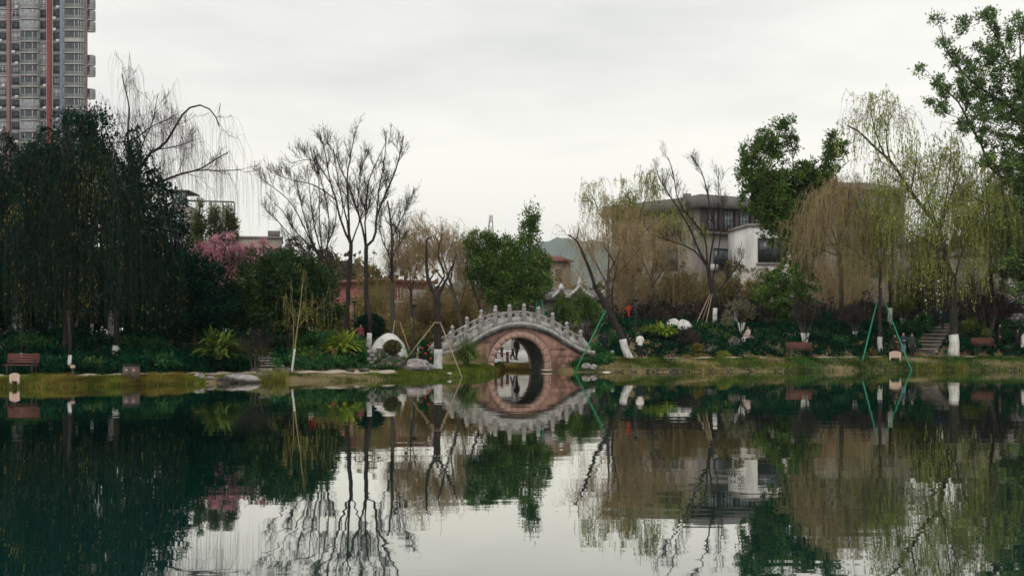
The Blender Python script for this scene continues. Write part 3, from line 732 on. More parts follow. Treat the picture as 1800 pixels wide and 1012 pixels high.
def brush(label, px, D, wpx, hpx, seed, matn='twig_brown', n=26, bud='leaf_brown', up=.5):
    rng = RNG(seed); b = gp(px, D); rt = root('twiggy_thicket', label, 'shrub', b); k = D / F
    hh = hpx * k; ww = wpx * k
    x = rng.uniform(-1, 1, n) * ww; y = rng.uniform(-1, 1, n) * min(ww, 1.6)
    B = np.stack([x * .75, y, np.full(n, -.1)], 1); T = B + np.stack([x * .35 + rng.normal(size=n) * .3, rng.normal(size=n) * .4, hh * rng.uniform(.55, .85, n) * (1 - .35 * (x / ww) ** 2)], 1)
    t = np.linspace(0, 1, 8)[None, :, None]; P = B[:, None] * (1 - t) + T[:, None] * t + np.cumsum(rng.normal(size=(n, 8, 3)) * .05, 1)
    R = np.broadcast_to(np.linspace(.035, .012, 8)[None], (n, 8))
    mb = MB(); V, Q = tubes(P, R, 4); mb.add(V, Q)
    P2, R2 = spawn(rng, P, R, 9, t=(.2, 1), ang=(20, 60), L=(hh * .15, hh * .4), up=.3, rf=.6, m=4); V, Q = tubes(P2, np.maximum(R2, .009), 3); mb.add(V, Q)
    P3, R3 = spawn(rng, P2, R2, 7, t=(.1, 1), ang=(20, 65), L=(.35, .9), up=.1, rf=.6, m=3, wig=.2); V, Q = tubes(P3, np.maximum(R3, .008), 3); mb.add(V, Q)
    mb.build('twigs', M[matn], rt)['kind'] = 'stuff'
    C, A = along(rng, P3, 3); L = rng.uniform(.07, .15, len(C)); V, Q = leaves(rng, C, A + rng.normal(size=A.shape) * .8, L, L * .5)
    link('foliage', new_mesh('foliage', V, Q), M[bud], rt)['kind'] = 'stuff'
brush('brown twiggy thicket right of the slim grey tree', 722, 87, 30, 120, 54)
brush('brown twiggy thicket behind the pollarded tree', 772, 88, 30, 130, 55)
brush('brown twiggy thicket above the left bridge ramp', 818, 86, 26, 110, 56, bud='leaf_olive')
brush('olive twiggy thicket between the crooked and the slim bare tree', 662, 89, 26, 110, 57, 'twig_olive', bud='leaf_olive')
brush('thin brown thicket before the red-eaved house', 992, 104, 30, 165, 66, 'twig_brown', 22, 'leaf_brown')
brush('brown twiggy thicket right of the leaning tree', 1105, 88, 34, 150, 58)
brush('brown twiggy thicket above the white boulders', 1175, 90, 36, 110, 59, bud='leaf_olive')
brush('olive twiggy thicket behind the staked bare tree', 1240, 92, 36, 100, 60, 'twig_olive', bud='leaf_olive')
brush('brown twiggy thicket before the low grey wing, left', 1445, 101, 44, 150, 69)
brush('brown twiggy thicket before the low grey wing, right', 1535, 102, 44, 150, 70, bud='leaf_olive')
brush('dark twiggy thicket below the yellow willow', 1610, 90, 40, 110, 67, 'twig_dark', bud='leaf_fade')
brush('dark twiggy thicket right of the thick willow trunk', 1715, 92, 40, 130, 68, 'twig_dark', bud='leaf_fade')
# ---- right of the bridge -----------------------------------------------------------
tree('leaning_tree', 'leaning dark forked tree with a slanting whitewashed foot beside the path', 'tree', 72.6,
     [(1108, 636), (1098, 610), (1088, 582), (1078, 560), (1062, 528), (1047, 507)], (.24, .16),
     [([(1048, 508), (1040, 480), (1029, 455), (1018, 430), (1010, 420), (998, 412)], .105), ([(1046, 508), (1034, 470), (1022, 442)], .06), ([(1012, 422), (1017, 408), (1018, 398)], .05), ([(1080, 562), (1075, 520), (1078, 495), (1084, 475), (1078, 455), (1068, 440), (1062, 432)], .085), ([(1076, 520), (1062, 506), (1052, 498)], .05), ([(1083, 475), (1087, 450), (1088, 425)], .04)],
     bark='bark', paint=.27, bare=dict(levels=[dict(per=5, t=(.4, 1), ang=(30, 70), L=(.4, 1.2), up=.3, rf=.3, m=5, rmin=.008)], trunk_twigs=False, mat='twig_brown'), seed=61)
tree('willow_tree', 'brown willow thicket behind the leaning tree', 'tree', 84,
     [(1062, 598), (1064, 560), (1068, 520), (1070, 480)], (.20, .1), [([(1068, 500), (1040, 450), (1030, 425)], .07), ([(1068, 500), (1070, 440), (1066, 405)], .08), ([(1070, 480), (1100, 425), (1108, 395)], .08), ([(1068, 500), (1115, 450), (1128, 430)], .07)],
     bark='bark_grey', weep=dict(levels=WEEP, per=7, m=5, L=(.3, 2.0), out=(.2, .8), mat='twig_brown', twig='twig_brown', r=.009, leaf_per=5, leaf_size=(.08, .15), floor=1.0, sway=.38), leaf='leaf_brown', paint=.2, seed=62)
tree('willow_tree', 'brown twiggy willow left of the staked bare tree', 'tree', 88,
     [(1150, 590), (1150, 550), (1148, 510), (1146, 480)], (.18, .1), [([(1148, 500), (1125, 450), (1115, 420)], .07), ([(1147, 490), (1150, 440), (1148, 412)], .07), ([(1148, 500), (1180, 455), (1190, 435)], .07)],
     bark='bark_grey', weep=dict(levels=WEEP, per=7, m=5, L=(.3, 2.0), out=(.2, .8), mat='twig_brown', twig='twig_brown', r=.009, leaf_per=5, leaf_size=(.08, .15), floor=1.0, sway=.38), leaf='leaf_olive', seed=63)
tree('willow_tree', 'pale green spring willow in front of the grey building', 'tree', 97,
     [(1110, 560), (1112, 500), (1115, 450), (1118, 405)], (.20, .11), [([(1114, 440), (1068, 389), (1051, 378), (1047, 357), (1033, 335)], .07), ([(1085, 405), (1071, 375), (1084, 354)], .05), ([(1118, 400), (1129, 365), (1140, 338), (1141, 314)], .06), ([(1117, 420), (1160, 385), (1185, 370)], .06), ([(1117, 410), (1108, 370), (1104, 345)], .05), ([(1116, 430), (1190, 410), (1215, 405)], .06)],
     bark='bark', weep=dict(levels=WEEP, per=4, m=5, L=(.5, 2.6), mat='twig_olive', twig='twig_olive', r=.009, leaf_per=12, leaf_size=(.11, .2), floor=2, sway=.08), leaf='leaf_willow', seed=64)
tree('bare_tree', 'staked leafless tree with fanning limbs before the grey building', 'tree', 84.5,
     [(1258, 590), (1257, 550), (1253, 515), (1247, 490), (1243, 465)], (.22, .14),
     [([(1244, 470), (1228, 447), (1210, 434), (1167, 421), (1140, 410)], .07), ([(1240, 462), (1228, 440), (1215, 407), (1196, 373), (1175, 340), (1158, 315), (1155, 300)], .08), ([(1243, 468), (1242, 421), (1228, 399), (1205, 375), (1188, 345), (1183, 300), (1172, 275)], .07), ([(1246, 480), (1250, 442), (1258, 410), (1247, 357), (1236, 303), (1215, 275)], .08), ([(1250, 500), (1262, 450), (1268, 400), (1270, 350), (1262, 310)], .06), ([(1254, 520), (1290, 480), (1310, 440)], .05)],
     bark='bark', bare=dict(levels=BARE3, trunk_twigs=False, mat='bark_purple'), seed=65)
for i, (lab, bb, D, lf, sd) in enumerate((
        ('olive brown rounded shrub below the pale green willow', [(1195, 505, 34, 44), (1175, 530, 28, 30), (1215, 520, 26, 34)], 90, 'leaf_olive', 71),
        ('olive brown rounded shrub just right of the staked tree', [(1288, 500, 34, 44), (1310, 520, 28, 30), (1268, 525, 22, 26)], 90, 'leaf_olive', 72),
        ('dark purplish shrub behind the white boulders', [(1160, 562, 36, 22), (1140, 570, 20, 16)], 85, 'leaf_purple', 73),
        ('dark purplish shrub right of the stone stumps', [(1310, 548, 36, 28), (1335, 556, 28, 22)], 84, 'leaf_purple', 74),
        ('bright yellow green shrub right of the leaning tree', [(1152, 592, 22, 13), (1135, 598, 14, 9)], 80, 'leaf_yellow', 172),
        ('mid green rounded shrub left of the whitewashed stumps', [(1232, 590, 26, 15), (1246, 584, 18, 14)], 80.5, 'leaf_mid', 173),
        ('mid green rounded shrub behind the yellow clipped mound', [(1275, 603, 24, 13), (1292, 606, 16, 10)], 79.3, 'leaf_mid', 174),
        ('green rounded shrub behind the seated figure', [(1345, 600, 30, 18), (1365, 606, 22, 14)], 80, 'leaf_hedge', 175),
        ('fresh green rounded shrub left of the man in the pale jacket', [(1085, 606, 16, 12), (1072, 610, 12, 9)], 77.5, 'leaf_mid', 176),
        ('green rounded shrub right of the pale bench', [(1462, 608, 26, 13), (1480, 604, 16, 13)], 79.8, 'leaf_hedge', 177),
        ('clipped green hedge block behind the man in the pale jacket', [(1140, 580, 20, 11, 1.0), (1122, 580, 14, 11, 1.0)], 81.5, 'leaf_hedge', 75),
        ('grey green shrub under the white building', [(1340, 500, 30, 30), (1325, 520, 24, 24)], 92, 'leaf_olive', 76))):
    shrub('round_shrub', lab, 'shrub', bb, D, lf, sd, dens=2.6, per=60)
tree('evergreen_tree', 'large bushy evergreen tree hiding the right of the grey building', 'tree', 90,
     [(1402, 580), (1401, 520), (1397, 460), (1384, 390)], (.26, .14), [([(1388, 405), (1370, 340), (1350, 305), (1330, 275)], .11), ([(1385, 390), (1395, 320), (1392, 260)], .08), ([(1390, 420), (1430, 340), (1445, 280), (1462, 240)], .08), ([(1440, 340), (1475, 296), (1495, 280)], .06), ([(1386, 400), (1330, 350), (1310, 320)], .07)],
     [(1369, 217, 14, 11), (1389, 213, 9, 10), (1340, 243, 18, 18), (1357, 262, 30, 26), (1314, 264, 13, 13), (1326, 285, 22, 17), (1393, 245, 10, 22), (1306, 306, 11, 15), (1333, 310, 33, 28), (1356, 330, 42, 34), (1400, 312, 36, 30), (1370, 368, 48, 38), (1332, 350, 32, 28), (1380, 402, 40, 34), (1424, 312, 28, 28), (1463, 276, 17, 30), (1468, 250, 14, 14), (1486, 258, 8, 11), (1461, 236, 9, 8), (1430, 360, 36, 40), (1410, 440, 36, 40), (1450, 320, 20, 34)],
     leaf='leaf_mid', seed=81, leafopt=dict(dens=1.7, per=60, size=(.18, .29), rad=(.28, .58)))
shrub('evergreen_bush', 'dense dark green bush under the large evergreen', 'bush', [(1380, 500, 36, 38), (1355, 515, 34, 34), (1410, 510, 30, 42), (1385, 545, 46, 26)], 84, 'leaf_mid', 82, dens=2.4, per=70, size=(.12, .2))
tree('willow_tree', 'brown weeping willow right of the large evergreen', 'tree', 84,
     [(1478, 590), (1480, 540), (1478, 480), (1474, 420)], (.2, .12), [([(1476, 450), (1440, 390), (1425, 370)], .08), ([(1475, 430), (1470, 360), (1468, 330)], .08), ([(1475, 420), (1500, 360), (1512, 330)], .08), ([(1476, 450), (1420, 430), (1405, 415)], .07), ([(1476, 440), (1530, 400), (1548, 375)], .07), ([(1475, 430), (1490, 350, -1), (1495, 325, -2)], .07), ([(1475, 440), (1455, 380, -1), (1448, 352, -2)], .07)],
     bark='bark', weep=dict(levels=WEEP, per=5, m=5, L=(.4, 4.6), out=(.2, .7), mat='twig_brown', twig='twig_brown', r=.010, leaf_per=5, leaf_size=(.08, .15), floor=.9, sway=.16), leaf='leaf_olive', seed=83)
tree('small_tree', 'thin dark forked tree with a whitewashed foot between the brown and green willows', 'tree', 80,
     [(1547, 615), (1546, 560), (1547, 500), (1547, 460)], (.16, .10), [([(1547, 462), (1532, 440), (1521, 408), (1520, 385)], .06), ([(1548, 465), (1556, 440), (1555, 415)], .05), ([(1547, 480), (1520, 455), (1505, 445)], .04)],
     bark='bark', paint=.16, weep=dict(levels=WEEP, per=6, m=5, L=(1.0, 4.0), mat='twig_olive', twig='twig_dark', r=.009, leaf_per=8, leaf_size=(.10, .18), floor=1.2, sway=.06), leaf='leaf_fade', seed=84)
tree('willow_tree', 'great yellow green willow with a thick whitewashed foot by the steps', 'tree', 79.5,
     [(1676, 625), (1677, 560), (1676, 489), (1663, 464), (1657, 434), (1651, 397)], (.34, .15),
     [([(1652, 402), (1620, 363), (1596, 333), (1584, 311), (1560, 280), (1536, 262), (1510, 234), (1486, 221)], .15), ([(1651, 400), (1660, 372), (1685, 345), (1700, 330)], .13), ([(1660, 450), (1640, 426), (1614, 417), (1600, 412)], .07), ([(1678, 485), (1684, 470), (1694, 434), (1698, 420)], .08), ([(1676, 520), (1655, 480), (1645, 440), (1640, 410)], .12), ([(1556, 275), (1540, 240), (1532, 205), (1530, 185)], .06), ([(1565, 285), (1556, 240), (1562, 210), (1573, 190)], .06), ([(1600, 338), (1610, 290), (1612, 255)], .07), ([(1622, 365), (1650, 310), (1655, 265)], .07), ([(1655, 390), (1680, 320), (1690, 280)], .07), ([(1686, 345), (1715, 320), (1725, 300)], .06), ([(1610, 350), (1580, 345), (1555, 335)], .06), ([(1640, 385), (1625, 330, -2), (1615, 300, -3)], .06), ([(1690, 340), (1720, 350, -1), (1742, 365, -1)], .06), ([(1660, 372), (1670, 300, 1), (1672, 255, 1)], .06), ([(1600, 338), (1575, 315, -1), (1560, 305, -2)], .06), ([(1645, 395), (1690, 380, -2), (1715, 385, -3)], .06), ([(1615, 417), (1590, 400, -1), (1575, 395, -2)], .05)],
     bark='bark', paint=.15, weep=dict(levels=[dict(per=8, t=(.2, 1), ang=(30, 85), L=(.7, 2.1), up=.12, rf=.45, m=6, rmin=.014), dict(per=6, t=(.15, 1), ang=(30, 75), L=(.4, 1.2), up=.05, rf=.55, m=4, rmin=.010)], per=2, m=5, L=(.4, 4.6), mat='twig_olive', twig='twig_olive', r=.009, leaf_per=19, leaf_size=(.13, .24), floor=1.6, sway=.10, keep=-1.2), leaf='leaf_willow', seed=85)
tree('willow_tree', 'greener willow hanging at the right edge under the camphor tree', 'tree', 83,
     [(1745, 590), (1744, 520), (1740, 450), (1738, 400)], (.2, .12), [([(1739, 420), (1715, 370), (1705, 345)], .08), ([(1739, 410), (1750, 350), (1752, 320)], .08), ([(1740, 430), (1775, 380), (1790, 350)], .08), ([(1740, 440), (1765, 400, -2), (1780, 385, -3)], .07), ([(1740, 440), (1710, 410, -2), (1695, 400, -3)], .07)],
     bark='bark', weep=dict(levels=WEEP, per=7, m=5, L=(1.2, 5.0), mat='twig_olive', twig='twig_dark', r=.009, leaf_per=14, leaf_size=(.12, .2), floor=1.0, sway=.04, keep=-.2), leaf='leaf_willow_green', seed=86)
tree('camphor_tree', 'towering camphor tree with open clumped foliage at the right edge', 'tree', 80,
     [(1812, 600), (1808, 480), (1800, 380), (1806, 280), (1806, 205)], (.42, .2),
     [([(1806, 206), (1747, 172), (1705, 142), (1673, 101), (1661, 72)], .13), ([(1803, 190), (1774, 113), (1759, 74), (1738, 45)], .11), ([(1800, 340), (1760, 310), (1733, 290), (1729, 255), (1705, 222), (1688, 178), (1660, 155), (1640, 138)], .11), ([(1806, 230), (1840, 150), (1850, 80)], .13), ([(1803, 300), (1850, 260), (1870, 220)], .12), ([(1729, 260), (1700, 212), (1665, 200)], .05), ([(1790, 150), (1795, 90), (1790, 30)], .08)],
     [(1660, 73, 14, 12), (1690, 46, 17, 12), (1650, 32, 10, 8), (1735, 28, 20, 14), (1745, 58, 18, 20), (1622, 125, 11, 10), (1645, 143, 17, 12), (1680, 160, 26, 20), (1675, 105, 18, 18), (1700, 118, 22, 22), (1722, 145, 30, 22), (1762, 108, 30, 32), (1792, 50, 24, 40), (1785, 145, 36, 34), (1742, 188, 32, 22), (1708, 216, 28, 16), (1660, 190, 18, 10), (1792, 222, 40, 36), (1748, 240, 28, 18), (1790, 300, 32, 50), (1733, 283, 20, 16), (1840, 150, 50, 100), (1840, 300, 56, 90), (1772, 350, 26, 40), (1785, 430, 36, 42), (1820, 420, 46, 70), (1640, 175, 8, 6), (1765, 280, 24, 26), (1790, 380, 34, 44), (1800, 490, 40, 40), (1770, 190, 26, 24), (1725, 95, 22, 20), (1710, 180, 22, 18), (1755, 330, 24, 26), (1742, 395, 22, 26), (1765, 455, 24, 30)],
     leaf='leaf_camphor', seed=87, leafopt=dict(dens=1.5, per=58, size=(.16, .27), rad=(.25, .52), branches=.5))
for i, (lab, bb, D, lf, sd) in enumerate((
        ('dark brownish shrub behind the right bench', [(1735, 545, 46, 28), (1765, 530, 36, 26)], 83.5, 'leaf_purple', 91),
        ('green leafy bush at the right edge behind the walkers', [(1785, 585, 30, 26), (1760, 595, 20, 20)], 82.5, 'leaf_hedge', 92),
        ('yellowing bush right of the thick willow', [(1702, 570, 20, 20), (1720, 590, 20, 16)], 82.5, 'leaf_willow_green', 93),
        ('dark brown shrub mass under the brown willow', [(1470, 560, 40, 22), (1510, 555, 30, 22)], 85, 'leaf_purple', 94),
        ('dark green shrub beside the thin forked tree', [(1520, 585, 26, 20), (1490, 590, 28, 18)], 82.5, 'leaf_deep', 95),
        ('dark green shrub above the right of the pale bench', [(1440, 570, 26, 22), (1415, 580, 24, 18)], 83, 'leaf_deep', 96),
        ('green bush left of the stone steps', [(1600, 580, 24, 20), (1622, 572, 16, 22)], 84, 'leaf_hedge', 97))):
    shrub('round_shrub', lab, 'shrub', bb, D, lf, sd, dens=2.6, per=60)
for i, (lab, bb, D, lf, sd) in enumerate((
        ('mid green low bush right of the left bench', [(92, 640, 22, 12), (108, 636, 14, 11)], 51.8, 'leaf_hedge', 211),
        ('mid green low bush left of the litter bin', [(165, 642, 24, 11), (182, 644, 14, 9)], 51.8, 'leaf_mid', 212),
        ('green low bush right of the litter bin', [(285, 632, 30, 14), (262, 638, 20, 10)], 53.5, 'leaf_hedge', 213),
        ('green mound high on the left slope', [(40, 605, 40, 14), (75, 610, 26, 12)], 57, 'leaf_hedge', 214),
        ('green mound behind the thick whitewashed stump', [(240, 603, 34, 12), (270, 607, 26, 12)], 59, 'leaf_hedge', 215),
        ('green rounded bush between the low steps and the terracotta pot', [(545, 628, 20, 14), (560, 634, 16, 10)], 60.5, 'leaf_mid', 216),
        ('green rounded bush above the low left steps', [(425, 612, 24, 14), (405, 618, 16, 12)], 58.5, 'leaf_hedge', 217))):
    shrub('low_bush', lab, 'bush', bb, D, lf, sd, dens=2.4, per=46, size=(.11, .19))
for i, (lab, bb, D, lf, sd) in enumerate((
        ('dark bushy thicket behind the round tree and bare stems', [(520, 440, 34, 24), (555, 455, 34, 28), (500, 470, 30, 34), (560, 510, 40, 40)], 92, 'leaf_purple', 101),
        ('olive brown thicket behind the crooked bare tree', [(650, 480, 26, 36), (665, 515, 26, 40), (640, 530, 22, 34)], 92, 'leaf_olive', 102),
        ('brown thicket behind the lamp post', [(735, 560, 34, 30), (760, 545, 26, 40)], 86, 'leaf_brown', 103),
        ('brown thicket left of the bridge', [(800, 560, 24, 26), (825, 545, 22, 30)], 84, 'leaf_olive', 104),
        ('brown shrub behind the round clipped ball', [(605, 570, 24, 22), (630, 560, 18, 26)], 82, 'leaf_olive', 105))):
    shrub('thicket', lab, 'shrub', bb, D, lf, sd, dens=2.0, per=50)

# ------------------------------------------------------------------ clipped balls, low plants
def topiary(label, cx, cy, rx, ry, D, leaf, seed, name='clipped_ball', trunk=False, per=26):
    rng = RNG(seed); k = D / F
    c = pt(cx, cy, D); b = gp(cx, D)
    rt = root(name, label, 'topiary', b)
    n = int(4 * math.pi * (rx * k) * (ry * k) * 260) + 500
    u = norm(rng.normal(size=(n, 3))); rr = rng.uniform(.72, 1.03, n)[:, None]
    C = c + u * rr * np.array([rx * k, rx * k, ry * k]); C[:, 2] = np.maximum(C[:, 2], gzX(C[:, 0], C[:, 1]) + .03)
    L = rng.uniform(.10, .18, n)
    V, Q = leaves(rng, C, u + rng.normal(size=u.shape) * .7, L, L * .6)
    link('foliage', new_mesh('foliage', V - b, Q), M[leaf], rt)['kind'] = 'stuff'
    mb = MB()
    for j in range(7):
        e = c + norm(rng.normal(size=3)) * np.array([rx, rx, ry]) * k * .8
        mb.tube(resample([b + [0, 0, -.05], (b * .5 + c * .5), e], 6) - b, np.linspace(.04, .015, 6), 5)
    mb.build('stems', M['bark'], rt, True)
    return rt
topiary('large dark clipped ball behind the white boulder', 650, 573, 27, 23, 73, 'leaf_dark', 111)
topiary('brown clipped ball in front of the white boulder', 690, 610, 16, 13, 62.5, 'leaf_ball', 112)
topiary('dark clipped dome in front of the twin white boulders', 1208, 594, 24, 16, 78, 'leaf_purple', 113)
topiary('small round olive ball on a stem beside the right path', 1226, 612, 10, 8.5, 76.4, 'leaf_fade', 114)
topiary('low yellow olive cushion below the small round ball', 1229, 627, 10, 7, 75.6, 'leaf_fade', 115)
topiary('low olive cushion left of the small round ball', 1206, 629, 13, 6, 75.6, 'leaf_fade', 116)
topiary('yellow green clipped mound beside the right path', 1271, 625, 15, 9, 76, 'leaf_yellow', 117)
topiary('small yellow olive tuft right of the clipped mound', 1327, 631, 8, 4, 75.6, 'leaf_fade', 118)

def arching(name, label, px, D, R, Hh, n, material, seed, cat='plant', wid=.10, up=1.0, dz=0.0, group=None):
    """a tuft of long arching blades, each blade folded and tapering"""
    rng = RNG(seed); b = gp(px, D, dz)
    rt = root(name, label, cat, b, group=group)
    m = 7
    az = rng.uniform(0, 2 * math.pi, n); L = rng.uniform(.6, 1.1, n) * Hh * 1.25; lean = rng.uniform(.15, 1.0, n) ** .7
    out = np.stack([np.cos(az), np.sin(az), np.zeros(n)], 1)
    P = [out * rng.uniform(0, .12, (n, 1)) * R]
    for j in range(1, m):
        f = j / (m - 1)
        d = out * (lean * (0.35 + 1.3 * f) * R / Hh)[:, None] + rng.normal(size=(n, 3)) * .12 + np.array([0, 0, 1]) * (up * (1 - 1.75 * f * lean))[:, None]
        P.append(P[-1] + norm(d) * (L / (m - 1))[:, None])
    P = np.stack(P, 1); P[:, :, 2] = np.maximum(P[:, :, 2], .02)
    side = np.stack([-np.sin(az), np.cos(az), np.zeros(n)], 1)
    w = (np.sin(np.linspace(.12, 1.0, m) * math.pi * .96) ** .7 * .5 * wid)[None, :, None] * rng.uniform(.7, 1.2, (n, 1, 1))
    up3 = np.array([0, 0, 1.0])
    V = np.stack([P - side[:, None] * w + up3 * w * .4, P, P + side[:, None] * w + up3 * w * .4], 2).reshape(-1, 3)
    base = np.arange(n)[:, None] * (m * 3) + np.arange(m - 1)[None] * 3
    Q = np.concatenate([np.stack([base, base + 1, base + 4, base + 3], -1).reshape(-1, 4), np.stack([base + 1, base + 2, base + 5, base + 4], -1).reshape(-1, 4)])
    link('leaves', new_mesh('leaves', V, Q, smooth=True), M[material], rt)['kind'] = 'stuff'
    mb = MB()
    for j in range(0, n, max(1, n // 14)):
        mb.tube(P[j, :4], np.linspace(.02, .008, 4), 4)
    mb.build('stalks', M['twig_olive'], rt)
    return rt
arching('broadleaf_plant', 'dark arching broadleaf plant on the left slope', 385, 55.5, 1.15, 1.35, 190, 'canna_dark', 121, wid=.19, group='arching broadleaf plants', dz=.5)
arching('broadleaf_plant', 'bright yellow green arching plant above the terracotta pot', 601, 62, 1.1, 1.3, 210, 'canna', 122, wid=.19, group='arching broadleaf plants', dz=.25)
arching('broadleaf_plant', 'yellow green arching plant left of the twin white boulders', 1166, 78.3, 1.2, 1.05, 190, 'canna', 123, wid=.2, group='arching broadleaf plants', dz=.15)
arching('broadleaf_plant', 'low yellow plant right behind the man in the pale jacket', 1142, 78.5, .8, .6, 110, 'canna', 124, wid=.12, group='arching broadleaf plants', dz=.25)
arching('broadleaf_plant', 'small dark arching plant under the round tree', 455, 61, .8, .8, 90, 'canna_dark', 125, wid=.12, group='arching broadleaf plants')
arching('broadleaf_plant', 'small yellow green plant right of the round tree trunk', 530, 62, .8, .7, 90, 'canna', 126, wid=.1, group='arching broadleaf plants')
arching('fountain_grass', 'tall rounded clump of fine green grass left of the bridge arch', 820, 66.3, .75, 1.55, 900, 'fountain', 127, wid=.022, cat='grass clump')
arching('fountain_grass', 'small grassy tuft below the brown clipped ball', 690, 60.8, .5, .55, 300, 'fountain', 128, wid=.03, cat='grass clump')
arching('fountain_grass', 'dry grass tuft left of the arched board at the right shore', 1533, 78.6, .45, .45, 260, 'grass_dry', 129, wid=.025, cat='grass clump')
arching('fountain_grass', 'dry grass tuft around the arched board at the right shore', 1585, 79.0, .55, .45, 260, 'grass_dry', 130, wid=.025, cat='grass clump')

def ground_cover(name, label, pxr, sr, n, h, leaf, seed, size=(.15, .27), clump=.5, floor=0.0, avoid=()):
    rng = RNG(seed)
    nc = n // 28
    px = rng.uniform(*pxr, nc); s = rng.uniform(*sr, nc); D = shore(px) + s
    X = (px - 900) / F * D
    hh = h * (.55 + .45 * np.sin(X * 1.7 + seed) * np.sin(D * 1.3 + seed * .7)) * rng.uniform(.5, 1.1, nc) + floor
    keep = np.ones(nc, bool)
    for (a0, a1, s0, s1, hw) in avoid: keep &= ~((np.abs(px - (a0 + (a1 - a0) * (s - s0) / (s1 - s0))) < hw) & (s > s0 - 1.2) & (s < s1 + 1))
    px, s, D, X, hh = px[keep], s[keep], D[keep], X[keep], hh[keep]; nc = len(px)
    C = np.stack([X, D, gz(px, D) + hh * rng.uniform(.4, 1, nc)], 1)
    N = norm(np.stack([rng.normal(size=nc) * .5, -.4 + rng.normal(size=nc) * .5, np.ones(nc)], 1))
    V, Q = clump_leaves(rng, C, N, 28, (.2, clump), .6, size, .55)
    V[:, 2] = np.maximum(V[:, 2], gzX(V[:, 0], V[:, 1]) - .05)
    o = link(name, new_mesh(name, V, Q), M[leaf])
    return tag(o, label, 'ground cover', kind='stuff')
STEPS_L, STEPS_R = (480, 462, 2.2, 8, 24), (1624, 1668, 3.6, 11.4, 22)
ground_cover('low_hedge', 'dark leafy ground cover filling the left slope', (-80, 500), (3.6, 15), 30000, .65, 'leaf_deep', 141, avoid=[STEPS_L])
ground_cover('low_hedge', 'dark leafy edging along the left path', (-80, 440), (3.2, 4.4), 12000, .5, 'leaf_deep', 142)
ground_cover('low_hedge', 'green leafy ground cover below the bare trees', (480, 720), (3.6, 16), 16000, .5, 'leaf_hedge', 143)
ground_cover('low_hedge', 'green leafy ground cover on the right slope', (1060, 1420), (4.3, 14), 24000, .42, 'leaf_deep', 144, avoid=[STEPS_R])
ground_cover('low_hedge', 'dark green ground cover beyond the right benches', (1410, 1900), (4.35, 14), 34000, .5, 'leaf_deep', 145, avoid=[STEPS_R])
ground_cover('low_hedge', 'green leafy edging at the right end of the bridge', (1010, 1075), (1.2, 8), 8000, .45, 'leaf_hedge', 146)

ground_cover('tall_hedge', 'dark hedge row behind the left trees', (-150, 470), (17, 21), 15000, 3.2, 'leaf_deep', 147, size=(.2, .36), clump=.8, floor=.3)
ground_cover('tall_hedge', 'brown green hedge row behind the right trees', (1050, 1920), (15, 19), 18000, 2.4, 'leaf_purple', 148, size=(.2, .36), clump=.8, floor=.3)
ground_cover('tall_hedge', 'brown green undergrowth behind the bare trees', (440, 860), (24, 28), 13000, 2.6, 'leaf_olive', 149, size=(.2, .34), clump=.8, floor=.2)
def grass(name, label, pxr, sr, n, hgt, material, seed, w=.04, patch=0.0):
    rng = RNG(seed)
    px = rng.uniform(*pxr, n); s = sr[0] + (sr[1] - sr[0]) * rng.random(n) ** 1.0; D = shore(px) + s; X = (px - 900) / F * D
    if patch:
        k = np.sin(X * 1.1 + seed) + np.sin(D * 2.3 + X * .6) + rng.normal(size=n) * .6 > patch
        px, D, X = px[k], D[k], X[k]; n = len(px)
    B = np.stack([X, D, gz(px, D) - .02], 1)
    h = rng.uniform(*hgt, n) * (.7 + .3 * np.sin(X * .9 + seed) ** 2); az = rng.uniform(0, 2 * math.pi, n)
    side = np.stack([np.cos(az), np.sin(az), np.zeros(n)], 1) * w / 2 * rng.uniform(.7, 1.3, (n, 1))
    lean = rng.normal(size=(n, 3)) * .28 * h[:, None]; lean[:, 2] = 0
    V = np.stack([B - side, B + side, B + lean + np.stack([0 * h, 0 * h, h], 1)], 1).reshape(-1, 3)
    o = link(name, new_mesh(name, V, None, np.arange(3 * n).reshape(n, 3)), M[material])
    return tag(o, label, 'grass', kind='stuff')
grass('bank_grass', 'dry yellow grass along the left shore', (-90, 345), (-.05, 1.7), 15000, (.08, .30), 'grass_dry', 151)
grass('bank_grass', 'green blades among the dry grass of the left shore', (-90, 360), (-.05, 1.6), 19000, (.08, .28), 'grass_green', 152)
grass('bank_grass', 'thin mixed grass on the sandy bank left of the boulders', (360, 720), (-.05, 1.6), 12000, (.06, .2), 'grass_green', 153, patch=.6)
grass('bank_grass', 'bright green grass between the pollarded tree and the bridge', (700, 885), (-.05, 5.5), 20000, (.05, .24), 'grass_green', 154)
grass('bank_grass', 'dry grass behind the bridge arch', (870, 975), (-.05, 2.4), 7000, (.08, .22), 'grass_dry', 155)
grass('bank_grass', 'yellow green grass along the shore right of the bridge', (1008, 1420), (.5, 2.4), 15000, (.05, .22), 'grass_green', 156, patch=-.4)
grass('bank_grass', 'deep green grass along the shore right of the bridge', (1008, 1420), (.1, 2.4), 15000, (.05, .20), 'grass_deep', 161, patch=-.5)
grass('bank_grass', 'deep green grass along the shore at the right', (1380, 1900), (0, 2.6), 30000, (.06, .24), 'grass_deep', 157, patch=-.9)
grass('bank_grass', 'yellow blades in the right shore grass', (1040, 1900), (0, 2.2), 9000, (.10, .26), 'grass_dry', 158, patch=.4)
grass('reeds', 'green reeds standing in the water left of the young willow', (430, 505), (-.5, .5), 900, (.35, .75), 'reed', 159, w=.03)
grass('reeds', 'thin reeds in the water at the foot of the steps', (1610, 1700), (-.9, .6), 500, (.3, .65), 'reed', 160, w=.03)

